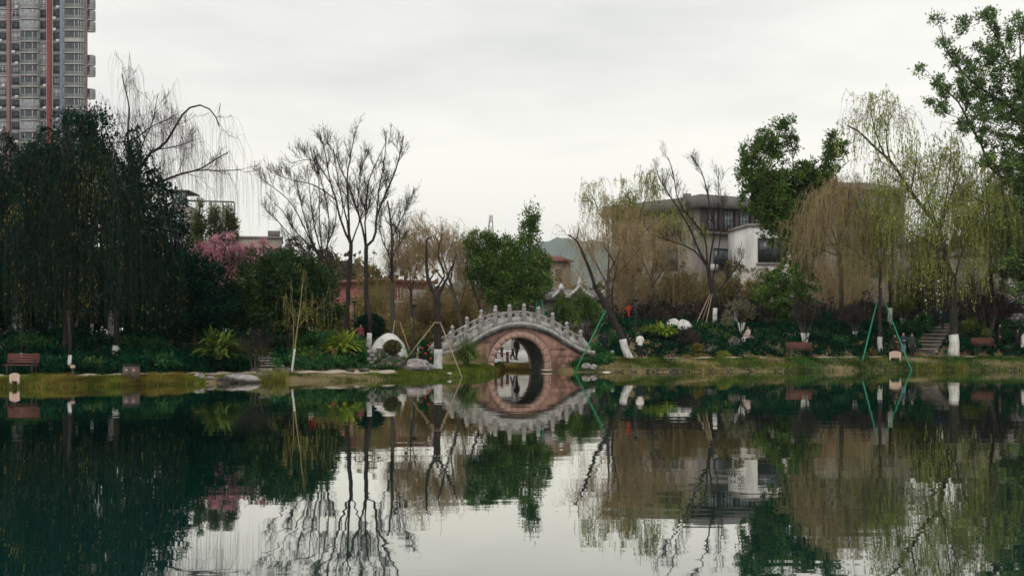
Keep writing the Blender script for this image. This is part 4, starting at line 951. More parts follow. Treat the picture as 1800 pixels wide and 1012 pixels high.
# far wood closing the view behind everything
def woodland():
    rng = RNG(170)
    px = rng.uniform(-250, 2050, 1900); D = rng.uniform(118, 150, 1900)
    top = np.interp(px, [-250, 300, 480, 640, 700, 830, 960, 1010, 1130, 1300, 1560, 1640, 1800, 2050], [430, 450, 470, 470, 500, 520, 545, 540, 480, 500, 470, 415, 415, 430])
    top = top + 10 * np.sin(px * .05) + 6 * np.sin(px * .13)
    zt = H + (HZ - top) / F * D
    g = gz(px, D)
    C = np.stack([(px - 900) / F * D, D, g + (zt - g) * rng.random(1900) ** .6], 1)
    N = norm(rng.normal(size=C.shape) + [0, -.6, .4])
    V, Q = clump_leaves(rng, C, N, 22, (.9, 1.9), .8, (.6, 1.1), .65)
    o = link('far_wood', new_mesh('far_wood', V, Q), M['leaf_far'])
    tag(o, 'far brown green wood closing the view behind the garden', 'wood', kind='stuff')
woodland()

# ------------------------------------------------------------------ rocks
def rock(name, label, c, size, seed, material='rock', cat='rock', rough=.28, sub=3, rz=0, group=None, flatten=0):
    rng = RNG(seed)
    bm = bmesh.new(); bmesh.ops.create_icosphere(bm, subdivisions=sub, radius=1.0)
    ph = rng.uniform(0, 6.28, 12)
    for v in bm.verts:
        p = v.co
        f = 1 + rough * (.5 * math.sin(p.x * 2.6 + ph[0]) * math.sin(p.y * 2.9 + ph[1]) + .35 * math.sin(p.z * 5 + p.x * 3 + ph[2]) + .28 * math.sin(p.x * 7 + ph[3]) * math.sin(p.y * 6.5 + p.z * 6 + ph[4]) + rng.normal() * .10)
        v.co = p * f
    for v in bm.verts:
        v.co.x *= size[0]; v.co.y *= size[1]; v.co.z *= size[2]
    me = bpy.data.meshes.new(name); bm.to_mesh(me); bm.free()
    if rough < .15: me.polygons.foreach_set('use_smooth', np.ones(len(me.polygons), bool))
    o = link(name, me, M[material]); o.location = tuple(float(q) for q in c); o.rotation_euler = (0, 0, rz)
    return tag(o, label, cat, group)
rock('white_boulder', 'large smooth white domed boulder left of the pollarded tree', gp(683, 66) + [0, 0, -.05], (1.15, 1.0, 1.62), 181, 'rock_white', 'boulder', .05, 4)
rock('white_boulder', 'left one of the twin white boulders on the right slope', gp(1183, 81.5) + [0, 0, .02], (.62, .6, .62), 182, 'rock_white', 'boulder', .10, 3)
rock('white_boulder', 'right one of the twin white boulders on the right slope', gp(1203, 81) + [0, 0, .0], (.58, .55, .66), 183, 'rock_white', 'boulder', .10, 3)
for i, (px, D, dz, sx, sz, lab, mt) in enumerate((
        (425, 53.0, .05, .95, .26, 'broad flat grey rock at the water left of the reeds', 'rock'),
        (398, 52.3, .02, .55, .24, 'dark low rock left of the broad flat one', 'rock_dark'),
        (350, 52.0, .08, .30, .16, 'small pale block of stone at the grass end', 'rock'),
        (370, 52.2, .03, .18, .09, 'smallest pale stone beside the pale block', 'rock'),
        (462, 53.6, .1, .6, .25, 'dark rock among the reeds', 'rock_dark'),
        (492, 54.6, .12, .5, .30, 'dark rock below the flat slab near the young willow', 'rock_dark'),
        (735, 60.3, .25, .75, .42, 'pitted grey rock at the shore beside the pollarded tree', 'rock'),
        (706, 60.6, .2, .45, .30, 'dark rock left of the pitted grey rock', 'rock_dark'),
        (680, 60.4, .22, .55, .34, 'dark mossy rock under the brown clipped ball', 'rock_dark'),
        (665, 62.2, .35, .55, .55, 'tall dark rockery stone left of the brown clipped ball', 'rock_dark'),
        (690, 62.4, .30, .6, .40, 'dark rockery stone below the white boulder', 'rock_dark'),
        (755, 61.4, .15, .35, .22, 'small grey rock against the whitewashed pollard foot', 'rock'),
        (790, 60.6, .05, .12, .07, 'tiny white stone left on the bright grass', 'rock_white'),
        (1030, 70.9, .2, .3, .25, 'grey rock below the right bridge end', 'rock'),
        (1043, 70.9, .12, .25, .18, 'small pale rock beside the grey one near the bridge', 'rock'),
        (1066, 70.3, .05, .3, .09, 'flat pale stone at the water right of the bridge', 'rock_white'),
        (1185, 70.4, .3, .35, .35, 'brown rock set in the right bank', 'rock_dark'),
        (1248, 76.6, .1, .35, .35, 'dark rock left of the yellow clipped mound', 'rock_dark'),
        (1290, 78, .2, .55, .45, 'brown rock behind the yellow clipped mound', 'rock_dark'),
        (1312, 78.6, .2, .5, .4, 'dark rock under the seated figure', 'rock_dark'),
        (640, 57.6, .08, .3, .13, 'low dark stone on the sandy bank', 'rock_dark'),
        (615, 57.4, .05, .28, .1, 'flat dark stone on the sandy bank left of the other', 'rock_dark'))):
    rock('rock', lab, gp(px, D) + [0, 0, dz], (sx, sx * .8, sz), 190 + i, mt, 'rock', .3, 3, rz=i * 1.3)

def shore_stones():
    rng = RNG(300); bm = bmesh.new(); bmesh.ops.create_icosphere(bm, subdivisions=1, radius=1.0)
    V0 = np.array([v.co for v in bm.verts]); T0 = np.array([[v.index for v in f.verts] for f in bm.faces]); bm.free()
    mb = MB()
    for lo_, hi_, n_ in ((-60, 870, 80), (1000, 1860, 120)):
        for px in rng.uniform(lo_, hi_, n_):
            D = float(shore(px)) + rng.uniform(-.15, .35); sz = rng.uniform(.03, .10)
            mb.add(V0 * (1 + rng.normal(size=(len(V0), 1)) * .16) * np.array([sz * rng.uniform(.9, 1.7), sz, sz * rng.uniform(.5, .9)]) + gp(px, D, .02), None, T0)
    tag(mb.build('shore_stones', M['rock_dark']), 'loose small stones scattered along the waterline', 'stones', kind='stuff')
shore_stones()

# ------------------------------------------------------------------ bridge
def build_bridge():
    th = math.radians(21); cx, cy = pt(915, 600, 71.0)[:2]
    rt = root('arch_bridge', 'grey balustraded arch bridge of red stone over the pond inlet', 'bridge', (cx, cy, 0), th)
    U = np.array([0, 1.0, 2.2, 3.2, 4.2, 5.1]); ZU = np.array([2.93, 2.80, 2.38, 1.76, 1.22, 1.05])
    # smooth deck curve
    uu = np.linspace(0, 5.1, 60); zz = np.interp(uu, U, ZU); ker = np.hanning(13); ker /= ker.sum()
    zz = np.convolve(np.pad(zz, 6, mode='edge'), ker, 'valid'); zz[:3] = zz[3]
    def dk(u): return np.interp(np.abs(u), uu, zz)
    Y0, Y1 = 0.0, 2.7                               # near and far face
    us = np.linspace(-5.1, 5.1, 61)
    C0, RI, RO = .42, 1.72, 2.06                    # arch centre height, inner and outer radius
    CU = -.05
    def wall_top(u): return dk(u) - .02
    # spandrel walls with the arch cut out, near and far, and the barrel
    def spandrel(y0, y1):
        mb = MB(); us2 = np.unique(np.concatenate([np.linspace(-4.7, 4.7, 80), [CU - RO, CU + RO]]))
        f, bk = [], []
        def low(u):
            d = u - CU
            return C0 + math.sqrt(max(RO * RO - d * d, 0)) - .02 if abs(d) < RO else -.6
        for a, b_ in zip(us2[:-1], us2[1:]):
            la, lb = low(a + 1e-6), low(b_ - 1e-6)
            mb.add([(a, y0, la), (b_, y0, lb), (b_, y0, wall_top(b_)), (a, y0, wall_top(a)), (a, y1, la), (b_, y1, lb), (b_, y1, wall_top(b_)), (a, y1, wall_top(a))], [[0, 1, 2, 3], [5, 4, 7, 6], [4, 5, 1, 0], [3, 2, 6, 7]])
        mb.box(-4.75, -4.7, y0, y1, -.6, wall_top(4.7)); mb.box(4.7, 4.75, y0, y1, -.6, wall_top(4.7))
        return mb.build('spandrel_wall', M['redstone'], rt)
    spandrel(Y0, Y0 + .35); spandrel(Y1 - .35, Y1)
    # rough-faced stones of the near face
    rs = RNG(77); zc = .02
    while zc < 2.8:
        hgt = rs.uniform(.30, .48); u = -4.6 + rs.uniform(0, .3)
        while u < 4.6:
            w = rs.uniform(.45, 1.0); a_, c_ = u + .005, u + w - .005; zb_, zt_ = zc + .004, zc + hgt - .004
            zt_ = min(zt_, float(min(dk(a_), dk(c_))) - .16)
            u += w
            near = min(math.hypot(q - CU, max(zb_ - C0, 0)) for q in (a_, c_)) if not (a_ < CU < c_) else max(zb_ - C0, 0)
            if zt_ - zb_ < .08 or near < RO + .05: continue
            pr = rs.uniform(.008, .05); j = rs.uniform(-.03, .03, 8); cxm, czm = (a_ + c_) / 2, (zb_ + zt_) / 2
            fr_ = [(a_, zb_), (c_, zb_), (c_, zt_), (a_, zt_)]
            V_ = [(x_, -.002, z_) for x_, z_ in fr_] + [(cxm + (x_ - cxm) * .93 + j[i_] * .3, -pr - abs(j[4 + i_]) * .4, czm + (z_ - czm) * .86 + j[i_] * .3) for i_, (x_, z_) in enumerate(fr_)]
            MB().add(V_, [[4, 5, 6, 7], [0, 1, 5, 4], [1, 2, 6, 5], [2, 3, 7, 6], [3, 0, 4, 7]]).build('stone', M['redstone' if rs.random() < .84 else 'redstone_dark'], rt)
        zc += hgt
    # voussoirs
    nv = 15
    a0 = math.radians(-8); da = (math.pi - 2 * a0) / nv
    mb = MB(); g = .0025
    def sec(r, a): return (CU + r * math.cos(a), C0 + r * math.sin(a))
    aa = (-da / 2 + g, -da / 6, da / 6, da / 2 - g)
    V = []
    for y in (-.05, .34):
        for a in aa:
            for r in (RI, RO - .01): V.append((r * math.cos(a), y, r * math.sin(a)))
    Q = []
    for k in range(3):
        i = k * 2; Q += [[i, i + 1, i + 3, i + 2], [8 + i, 8 + i + 2, 8 + i + 3, 8 + i + 1], [i + 1, 8 + i + 1, 8 + i + 3, i + 3], [i, i + 2, 8 + i + 2, 8 + i]]
    Q += [[0, 8, 9, 1], [6, 7, 15, 14]]
    vm = MB().add(V, Q).mesh('voussoir')
    for side, y in ((0, Y0), (1, Y1)):
        for k in range(nv):
            a = a0 + (k + .5) * da
            o = link('voussoir', vm, M['redstone_light'], rt)
            o.location = (CU, y if side == 0 else Y1 - .29, C0); o.rotation_euler = (0, -a, 0)
    # pale hood line round the ring
    P = np.array([(CU + (RO + .02) * math.cos(a), -.03, C0 + (RO + .02) * math.sin(a)) for a in np.linspace(a0, math.pi - a0, 40)])
    MB().tube(P, .022, 5).build('hood_mould', M['mortar'], rt, True)
    for s in (-1, 1):
        MB().box(CU + s * (RO - .16) - .26, CU + s * (RO - .16) + .26, -.09, .5, C0 - .38, C0 - .26).build('springer_stone', M['mortar'], rt)
    # barrel vault and deck fill
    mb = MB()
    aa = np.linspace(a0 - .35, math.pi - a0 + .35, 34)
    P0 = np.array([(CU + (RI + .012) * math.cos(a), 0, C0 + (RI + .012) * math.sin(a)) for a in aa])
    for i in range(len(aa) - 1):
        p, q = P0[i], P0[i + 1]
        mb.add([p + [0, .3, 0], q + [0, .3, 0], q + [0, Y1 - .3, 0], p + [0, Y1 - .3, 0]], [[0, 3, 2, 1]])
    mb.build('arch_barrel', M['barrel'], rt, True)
    mb = MB()
    for s in (-1, 1):
        mb.box(CU + s * (RO + .05) - (.0 if s > 0 else .5), CU + s * (RO + .05) + (.5 if s > 0 else 0), .36, Y1 - .36, -.6, .9)
    mb.build('abutment', M['redstone'], rt)
    # deck with steps
    def slab(y0, y1, zb, zt, name, mt):
        mb = MB()
        for a, b_ in zip(us[:-1], us[1:]):
            mb.add([(a, y0, dk(a) + zb), (b_, y0, dk(b_) + zb), (b_, y1, dk(b_) + zb), (a, y1, dk(a) + zb), (a, y0, dk(a) + zt), (b_, y0, dk(b_) + zt), (b_, y1, dk(b_) + zt), (a, y1, dk(a) + zt)], [[0, 3, 2, 1], [4, 5, 6, 7], [0, 1, 5, 4], [2, 3, 7, 6]])
        mb.box(us[0] - .004, us[0], y0, y1, dk(5.1) + zb, dk(5.1) + zt); mb.box(us[-1], us[-1] + .004, y0, y1, dk(5.1) + zb, dk(5.1) + zt)
        return mb.build(name, mt, rt)
    slab(.30, Y1 - .30, .02, .12, 'deck', M['granite'])
    for y0, y1 in ((-.12, .26), (Y1 - .26, Y1 + .12)):
        slab(y0, y1, -.19, .0, 'drip_course', M['granite_dark'])
        slab(y0 + .05, y1 - .02, .0, .24, 'kerb_course', M['granite'])
    # balustrade: posts with round heads and pierced panels
    pu = [.27 + .97 * k for k in range(-5, 5)]
    pm = MB().box(-.095, .095, -.095, .095, 0, .90).box(-.11, .11, -.11, .11, .80, .86)
    pm.lathe([(.0, .90), (.07, .90), (.07, .93), (.105, .96), (.125, 1.02), (.125, 1.08), (.10, 1.14), (.05, 1.18), (0, 1.19)], 10)
    pme = pm.mesh('post'); 
    for y in (.08, Y1 - .08):
        for u in pu:
            o = link('post', pme, M['granite'], rt); o.location = (u, y, float(dk(u)) + .20)
        for k, (ua, ub) in enumerate(zip(pu[:-1], pu[1:])):
            za, zb = float(dk(ua)) + .24, float(dk(ub)) + .24
            a, b_ = ua + .095, ub - .095
            def zl(u): return za + (zb - za) * (u - ua) / (ub - ua)
            mb = MB()
            def quad(u0, u1, h0, h1, t=.05):
                mb.add([(u0, y - t, zl(u0) + h0), (u1, y - t, zl(u1) + h0), (u1, y + t, zl(u1) + h0), (u0, y + t, zl(u0) + h0), (u0, y - t, zl(u0) + h1), (u1, y - t, zl(u1) + h1), (u1, y + t, zl(u1) + h1), (u0, y + t, zl(u0) + h1)], [[0, 3, 2, 1], [4, 5, 6, 7], [0, 1, 5, 4], [1, 2, 6, 5], [2, 3, 7, 6], [3, 0, 4, 7]])
            quad(a, b_, -.04, .33, .045)
            quad(a, b_, .60, .70, .06)
            w = b_ - a; c = (a + b_) / 2
            quad(a, a + .05, .33, .60, .04); quad(b_ - .05, b_, .33, .60, .04)
            # vase-shaped strut in the middle with a round boss
            for (x0, x1, h0, h1) in ((c - .17, c + .17, .33, .38), (c - .12, c + .12, .38, .44), (c - .09, c + .09, .44, .50), (c - .15, c + .15, .50, .55), (c - .22, c + .22, .55, .60)):
                quad(x0, x1, h0, h1, .038)
            mb.build('balustrade_panel', M['granite'], rt)
        for s, u in ((-1, pu[0]), (1, pu[-1])):       # carved scroll ends
            mb = MB(); z0 = float(dk(u)) + .22
            prof = [(.09, .72), (.2, .66), (.3, .50), (.42, .40), (.52, .22), (.6, .1), (.66, 0)]
            for (a, ha), (b_, hb) in zip(prof[:-1], prof[1:]):
                x0, x1 = u + s * a, u + s * b_
                mb.add([(x0, y - .06, z0 - .12), (x1, y - .06, z0 - .12), (x1, y + .06, z0 - .12), (x0, y + .06, z0 - .12), (x0, y - .06, z0 + ha), (x1, y - .06, z0 + hb), (x1, y + .06, z0 + hb), (x0, y + .06, z0 + ha)], [[0, 3, 2, 1], [4, 5, 6, 7], [0, 1, 5, 4], [1, 2, 6, 5], [2, 3, 7, 6], [3, 0, 4, 7]])
            mb.build('scroll_end', M['granite'], rt)
build_bridge()

# ------------------------------------------------------------------ buildings
def build_tower():
    D = 300.0; k = D / F
    gx = lambda px: (px - 900) * k
    bx, bz = gx(40), float(gz(-1000, 300)) 
    rt = root('apartment_tower', 'high grey and pink apartment tower with a red stripe at the far left', 'building', (bx, D, bz))
    X = lambda px: gx(px) - bx
    fh = 2.95; nf = 34; top = nf * fh
    MB().add([(X(-110), 0, -1), (X(154), 0, -1), (X(154) - 6.6, 16, -1), (X(-110), 16, -1), (X(-110), 0, top + 1.5), (X(154), 0, top + 1.5), (X(154) - 6.6, 16, top + 1.5), (X(-110), 16, top + 1.5)], [[0, 3, 2, 1], [4, 5, 6, 7], [0, 1, 5, 4], [1, 2, 6, 5], [2, 3, 7, 6], [3, 0, 4, 7]]).build('wall', M['tower_wall'], rt)
    for a, b_, mt, d in ((13, 19, 'tower_pink', .6), (37, 38.5, 'tower_pink', .5), (84, 92, 'tower_red', .7), (92.6, 93.6, 'tower_light', .5), (82.6, 83.6, 'tower_light', .5), (107, 115, 'tower_blue', .8), (151, 154, 'tower_pink', .4), (-20, -14, 'tower_pink', .6), (-92, -84, 'tower_red', .7)):
        MB().box(X(a), X(b_), -d, -.01, 0, top).build('pilaster', M[mt], rt)
    def wmesh(w, h, nx, white=False, light=False):
        mb = MB(); mb.m = 0
        mb.box(-w / 2, w / 2, -.14, -.01, 0, .1).box(-w / 2, w / 2, -.14, -.01, h - .1, h)
        for i in range(nx + 1):
            x = -w / 2 + (w - .1) * i / nx; mb.box(x, x + .1, -.14, -.01, .1, h - .1)
        mb.box(-w / 2 + .1, w / 2 - .1, -.13, -.02, h * .62, h * .62 + .08)
        mb.m = 1; mb.box(-w / 2 + .09, w / 2 - .09, -.06, -.012, .09, h - .09)
        me = mb.mesh('window'); me.materials.append(M['frame_white' if white else 'frame_dark']); me.materials.append(M['glass_light' if light else 'glass'])
        return me
    rng = random.Random(4)
    cols = [(-70, 14, 2), (-40, 12, 2), (5, 12, 2), (28, 13, 2), (77, 11, 2), (100, 11, 2)]
    wm = {(i, v): wmesh(c[1] * k, 1.75, c[2], v % 2 == 0, v > 1) for i, c in enumerate(cols) for v in range(4)}
    acm = MB().box(-.42, .42, -.55, -.05, 0, .6).box(-.48, .48, -.6, -.02, -.08, -.01).mesh('air_conditioner'); acm.materials.append(M['frame_white'])
    def bal(w, rounded):
        mb = MB(); dep = 1.3
        if rounded:
            xs = [(-w / 2, -.02), (-w / 2, -dep * .8)] + [(-w / 2 + w * .62 * t, -dep) for t in (.06, 1)] + [(-w / 2 + w * .62 + w * .38 * math.sin(a), -dep + (dep - .02) * (1 - math.cos(a))) for a in np.linspace(.2, math.pi / 2, 7)]
        else:
            xs = [(-w / 2, -.02), (-w / 2, -dep), (w / 2, -dep), (w / 2, -.02)]
        n = len(xs)
        def band(z0, z1, mi, inset=0.0):
            mb.m = mi
            c = (0, -dep / 2)
            xy = [(c[0] + (x - c[0]) * (1 - inset), y * (1 - inset)) for x, y in xs]
            V = [(x, y, z0) for x, y in xy] + [(x, y, z1) for x, y in xy]
            mb.add(V, [[i, i + 1, n + i + 1, n + i] for i in range(n - 1)])
            for i in range(1, n - 1): mb.add([V[0], V[i], V[i + 1], V[n], V[n + i], V[n + i + 1]], None, [[0, 2, 1], [3, 4, 5]])
        band(0, .28, 0); band(.28, 1.0, 1, .03); band(1.0, 1.08, 0, .01); band(1.08, 2.66, 2, .05)
        mb.m = 3
        m_ = 7
        for i in range(m_ + 1):
            t = i / m_ * (n - 1 - .001); j = int(t); f = t - j
            x = xs[j][0] * (1 - f) + xs[j + 1][0] * f; y = xs[j][1] * (1 - f) + xs[j + 1][1] * f
            mb.box(x - .045, x + .045, y - .045, y + .045, .3, 2.68)
        me = mb.mesh('balcony')
        for q in ('tower_light', 'glass_green', 'glass', 'frame_white'): me.materials.append(M[q])
        return me
    bmid, bcor = bal(31 * k, False), bal(36 * k, True)
    bmid2, bcor2 = bmid.copy(), bcor.copy()
    bmid2.materials[2] = M['glass_light']; bcor2.materials[1] = M['tower_light']; bmid2.materials[1] = M['tower_wall']
    bside = bal(12 * k, True)
    slab = MB().box(X(-110), X(116), -.28, -.005, 0, .22).mesh('floor_band'); slab.materials.append(M['tower_light'])
    for f in range(12, nf):
        z = f * fh
        o = link('floor_band', slab, None, rt); o.location = (0, 0, z)
        for i, c in enumerate(cols):
            o = link('window', wm[(i, rng.choice((0, 1, 1, 1, 2, 3)))], None, rt); o.location = (X(c[0]), -.0, z + .85)
            if rng.random() < .45:
                o = link('air_conditioner', acm, None, rt); o.location = (X(c[0]) + rng.choice((-.5, .4)), 0, z + .26)
        o = link('balcony', rng.choice((bmid, bmid, bmid2)), None, rt); o.location = (X(54), 0, z)
        o = link('balcony', rng.choice((bcor, bcor, bcor2)), None, rt); o.location = (X(133), 0, z)
        if rng.random() < .85:
            o = link('balcony', bside, None, rt); o.location = (X(154) + .75, 1.15, z + .1); 
build_tower()

def oriented(px0, D0, px1, D1):
    a = np.array([(px0 - 900) / F * D0, D0]); b_ = np.array([(px1 - 900) / F * D1, D1])
    return a, b_, float(np.linalg.norm(b_ - a)), math.atan2(b_[1] - a[1], b_[0] - a[0])

def paned_window(w, h, nx, ny, frame='frame_dark', glass='glass', t=.06):
    mb = MB()
    for i in range(nx + 1):
        x = -w / 2 + w * i / nx; mb.box(x - t / 2, x + t / 2, -.10, -.012, 0, h)
    for j in range(ny + 1):
        z = h * j / ny; mb.box(-w / 2 - t / 2, w / 2 + t / 2, -.107, -.02, z - t / 2, z + t / 2)
    me = mb.mesh('window'); me.materials.append(M[frame])
    g = MB().box(-w / 2, w / 2, -.05, -.014, 0, h).mesh('pane'); g.materials.append(M[glass])
    return me, g
def put_window(rt, x, z, meshes, y=0.0):
    o = link('window', meshes[0], None, rt); o.location = (x, y, z)
    p = link('pane', meshes[1], None, o)
    return o

def build_grey_building():
    a, b_, L, rz = oriented(1235, 112, 1420, 118)
    zb = 3.2
    rt = root('office_building', 'flat-roofed grey three-storey building behind the bare trees', 'building', (a[0], a[1], zb), rz)
    top = H + (HZ - 343) / F * 112 - zb
    # right-hand wing along local +x, left-hand wing turning back
    zf = top - 1.15
    MB().box(0, L, .5, 14, -1, zf).build('wall', M['grey_wall'], rt)
    MB().box(-.7, L + .5, -.6, 14.5, zf, top).build('roof_fascia', M['grey_dark'], rt)
    MB().box(.0, L - .01, .30, .49, zf - 2.35, zf - .01).build('top_floor_wall', M['eave_shade_wall'], rt)  # top storey and its piers: eave shade put into the colour
    MB().box(-.15, L + .1, .15, .49, zf - 2.6, zf - 2.36).build('ledge', M['grey_dark'], rt)
    for i in range(5):
        put_window(rt, 1.4 + i * 1.95, zf - 2.1, W_SASH, .28)
        MB().box(1.4 + i * 1.95 + .75, 1.4 + i * 1.95 + 1.2, .1, .298, zf - 2.35, zf - .02).build('pier', M['eave_shade_wall'], rt)
    put_window(rt, 3.2, zf - 6.1, W_BAND, .49)
    put_window(rt, 6.6, zf - 6.1, W_BAND, .49)
    MB().box(.9, 1.5, 4, 4.6, top, top + .7).build('roof_vent', M['grey_dark'], rt)
    MB().tube([(4.2, 3, top), (4.2, 3, top + 3.4)], .04, 5).build('mast', M['iron'], rt)
    for x_, z_ in ((5.1, zf - 3.6), (1.6, zf - 6.2), (8.9, zf - 3.6)):
        MB().box(x_ - .4, x_ + .4, .12, .495, z_, z_ + .6).build('air_conditioner', M['frame_white'], rt)
    MB().tube([(.35, .4, 0), (.35, .4, zf - 2.7)], .06, 6).build('downpipe', M['grey_dark'], rt)
    # left wing, going back to the left
    a2, b2, L2, rz2 = oriented(1070, 121, 1232, 112.6)
    rt2 = root('office_wing', 'long left wing of the grey building behind the pale willow', 'building', (a2[0], a2[1], zb), rz2)
    MB().box(0, L2, .5, 10, -1, zf - .05).build('wall', M['grey_wall'], rt2)
    MB().box(-.5, L2 - .3, -.5, 10.5, zf - .04, top - .05).build('roof_fascia', M['grey_dark'], rt2)
    for i in range(4):
        put_window(rt2, 1.4 + i * 2.4, zf - 2.3, W_SASH, .49)
    for i in range(2):
        put_window(rt2, 2.6 + i * 4.6, zf - 6.0, W_BAND, .49)
W_SASH = paned_window(1.15, 1.9, 3, 2, 'frame_dark', 'glass_light')
W_BAND = paned_window(3.0, 2.1, 5, 2, 'frame_dark', 'glass')
build_grey_building()

def build_white_building():
    a, b_, L, rz = oriented(1316, 106, 1398, 106.6)
    rt = root('white_building', 'white rendered building with tall dark windows behind the right willows', 'building', (a[0], a[1], 3.2), rz)
    top = H + (HZ - 398) / F * 106 - 3.2
    MB().box(0, L, 0, 6, -1, top).build('wall', M['white_wall'], rt)
    MB().box(-.12, L + .1, -.12, 6.1, top, top + .25).build('coping', M['grey_wall'], rt)
    w1 = paned_window(2.3, 2.2, 5, 2, 'frame_dark', 'glass')
    for i in range(1):
        put_window(rt, 2.05 + i * 3.7, top - 3.3, w1)
        MB().box(2.05 + i * 3.7 - 1.35, 2.05 + i * 3.7 + 1.35, -.14, -.005, top - 3.55, top - 3.38).build('sill', M['grey_wall'], rt)
    a, b_, L, rz = oriented(1400, 109, 1600, 110)
    rt = root('low_grey_wing', 'low grey wing with dark windows behind the brown and yellow willows', 'building', (a[0], a[1], 3.2), rz)
    top = H + (HZ - 430) / F * 109 - 3.2
    MB().box(0, L, 0, 6, -1, top).build('wall', M['wing_wall'], rt)
    MB().box(-.0, L + .1, -.12, 6.1, top, top + .2).build('coping', M['grey_dark'], rt)
    for i in range(3): put_window(rt, 1.7 + i * 3.4, top - 3.1, w1)
    # taller grey block behind with a hipped roof
    a, b_, L, rz = oriented(1462, 122, 1590, 124)
    rt = root('roofed_block', 'taller grey block with a dark hipped roof behind the brown willow', 'building', (a[0], a[1], 3.3), rz)
    top = H + (HZ - 330) / F * 122 - 3.3
    MB().box(0, L, 0, 9, -1, top).build('wall', M['wing_wall'], rt)
    V = [(-.5, -.5, top), (L + .5, -.5, top), (L + .5, 9.5, top), (-.5, 9.5, top), (1.6, 4.2, top + 1.3), (L - 1.6, 4.2, top + 1.3), (-.5, -.5, top - .2), (L + .5, -.5, top - .2), (L + .5, 9.5, top - .2), (-.5, 9.5, top - .2)]
    MB().add(V, [[0, 1, 5, 4], [2, 3, 4, 5], [6, 7, 1, 0], [7, 8, 2, 1], [8, 9, 3, 2], [9, 6, 0, 3], [9, 8, 7, 6]], [[1, 2, 5], [3, 0, 4]]).build('roof', M['roof_tile'], rt)
    for i in range(3): put_window(rt, 1.5 + i * 2.3, top - 2.6, W_SASH)
    for i in range(3): put_window(rt, 1.5 + i * 2.3, top - 5.8, W_SASH)
    # low gabled house at the far right
    a, b_, L, rz = oriented(1748, 104, 1795, 106)
    rt = root('gabled_house', 'small grey gabled house between the right willows', 'building', (a[0], a[1], 3.2), rz)
    top = H + (HZ - 445) / F * 104 - 3.2
    MB().box(0, L, 0, 5, -1, top).build('wall', M['grey_wall'], rt)
    MB().add([(-.2, -.2, top), (L + .2, -.2, top), (L + .2, 5.2, top), (-.2, 5.2, top), (L / 2, -.2, top + .9), (L / 2, 5.2, top + .9)], [[0, 4, 5, 3], [1, 2, 5, 4], [3, 2, 1, 0]], [[0, 1, 4], [2, 3, 5]]).build('roof', M['roof_tile'], rt)
    put_window(rt, L / 2, top - 1.6, paned_window(1.0, 1.1, 2, 1))
build_white_building()

def build_back_left():
    a, b_, L, rz = oriented(415, 132, 495, 133)
    rt = root('pale_building', 'flat pale building whose top shows behind the pink blossom', 'building', (a[0], a[1], 3), rz)
    top = H + (HZ - 418) / F * 132 - 3
    MB().box(0, L, 0, 8, -1, top).build('wall', M['cream_wall'], rt)
    MB().box(-.15, L + .15, -.15, 8.1, top, top + .22).build('coping', M['grey_wall'], rt)
    MB().box(L - 1.6, L - .2, 1, 3, top + .22, top + 1.0).build('roof_vent', M['grey_dark'], rt)
    for i in range(2): put_window(rt, 1.5 + i * 2.2, top - 2.6, paned_window(1.3, 1.4, 2, 1))
    # frame structure behind the plumes
    a, b_, L, rz = oriented(300, 120, 330, 120)
    rt = root('glass_tower', 'narrow grey glazed stair tower beside the dark willow', 'building', (a[0], a[1], 3), rz)
    top = H + (HZ - 334) / F * 120 - 3
    MB().box(0, L, 0, 4, -1, top - 1.6).build('wall', M['grey_wall'], rt)
    MB().box(-.1, L + .15, -.15, 4, top - .15, top).build('roof', M['grey_dark'], rt)
    put_window(rt, L / 2, top - 1.58, paned_window(L - .3, 1.4, 2, 1, 'frame_dark', 'glass_light'), .1)
    for i in range(3): put_window(rt, L / 2, top - 4 - i * 2.6, paned_window(L - .6, 1.6, 2, 2, 'frame_white', 'glass_light'))
    a, b_, L, rz = oriented(330, 121, 412, 122)
    rt = root('steel_frame', 'open steel roof frame behind the feathery plumes', 'frame', (a[0], a[1], 3), rz)
    top = H + (HZ - 353) / F * 121 - 3
    MB().bar((0, 0, top), (L, 0, top), .16).build('beam', M['grey_dark'], rt)
    MB().bar((0, 0, top - 2.4), (L, 0, top - 2.4), .12).build('beam', M['grey_dark'], rt)
    for i in range(5): MB().bar((L * i / 4, 0, -1), (L * i / 4, 0, top - .081), .14).build('column', M['grey_dark'], rt)
build_back_left()

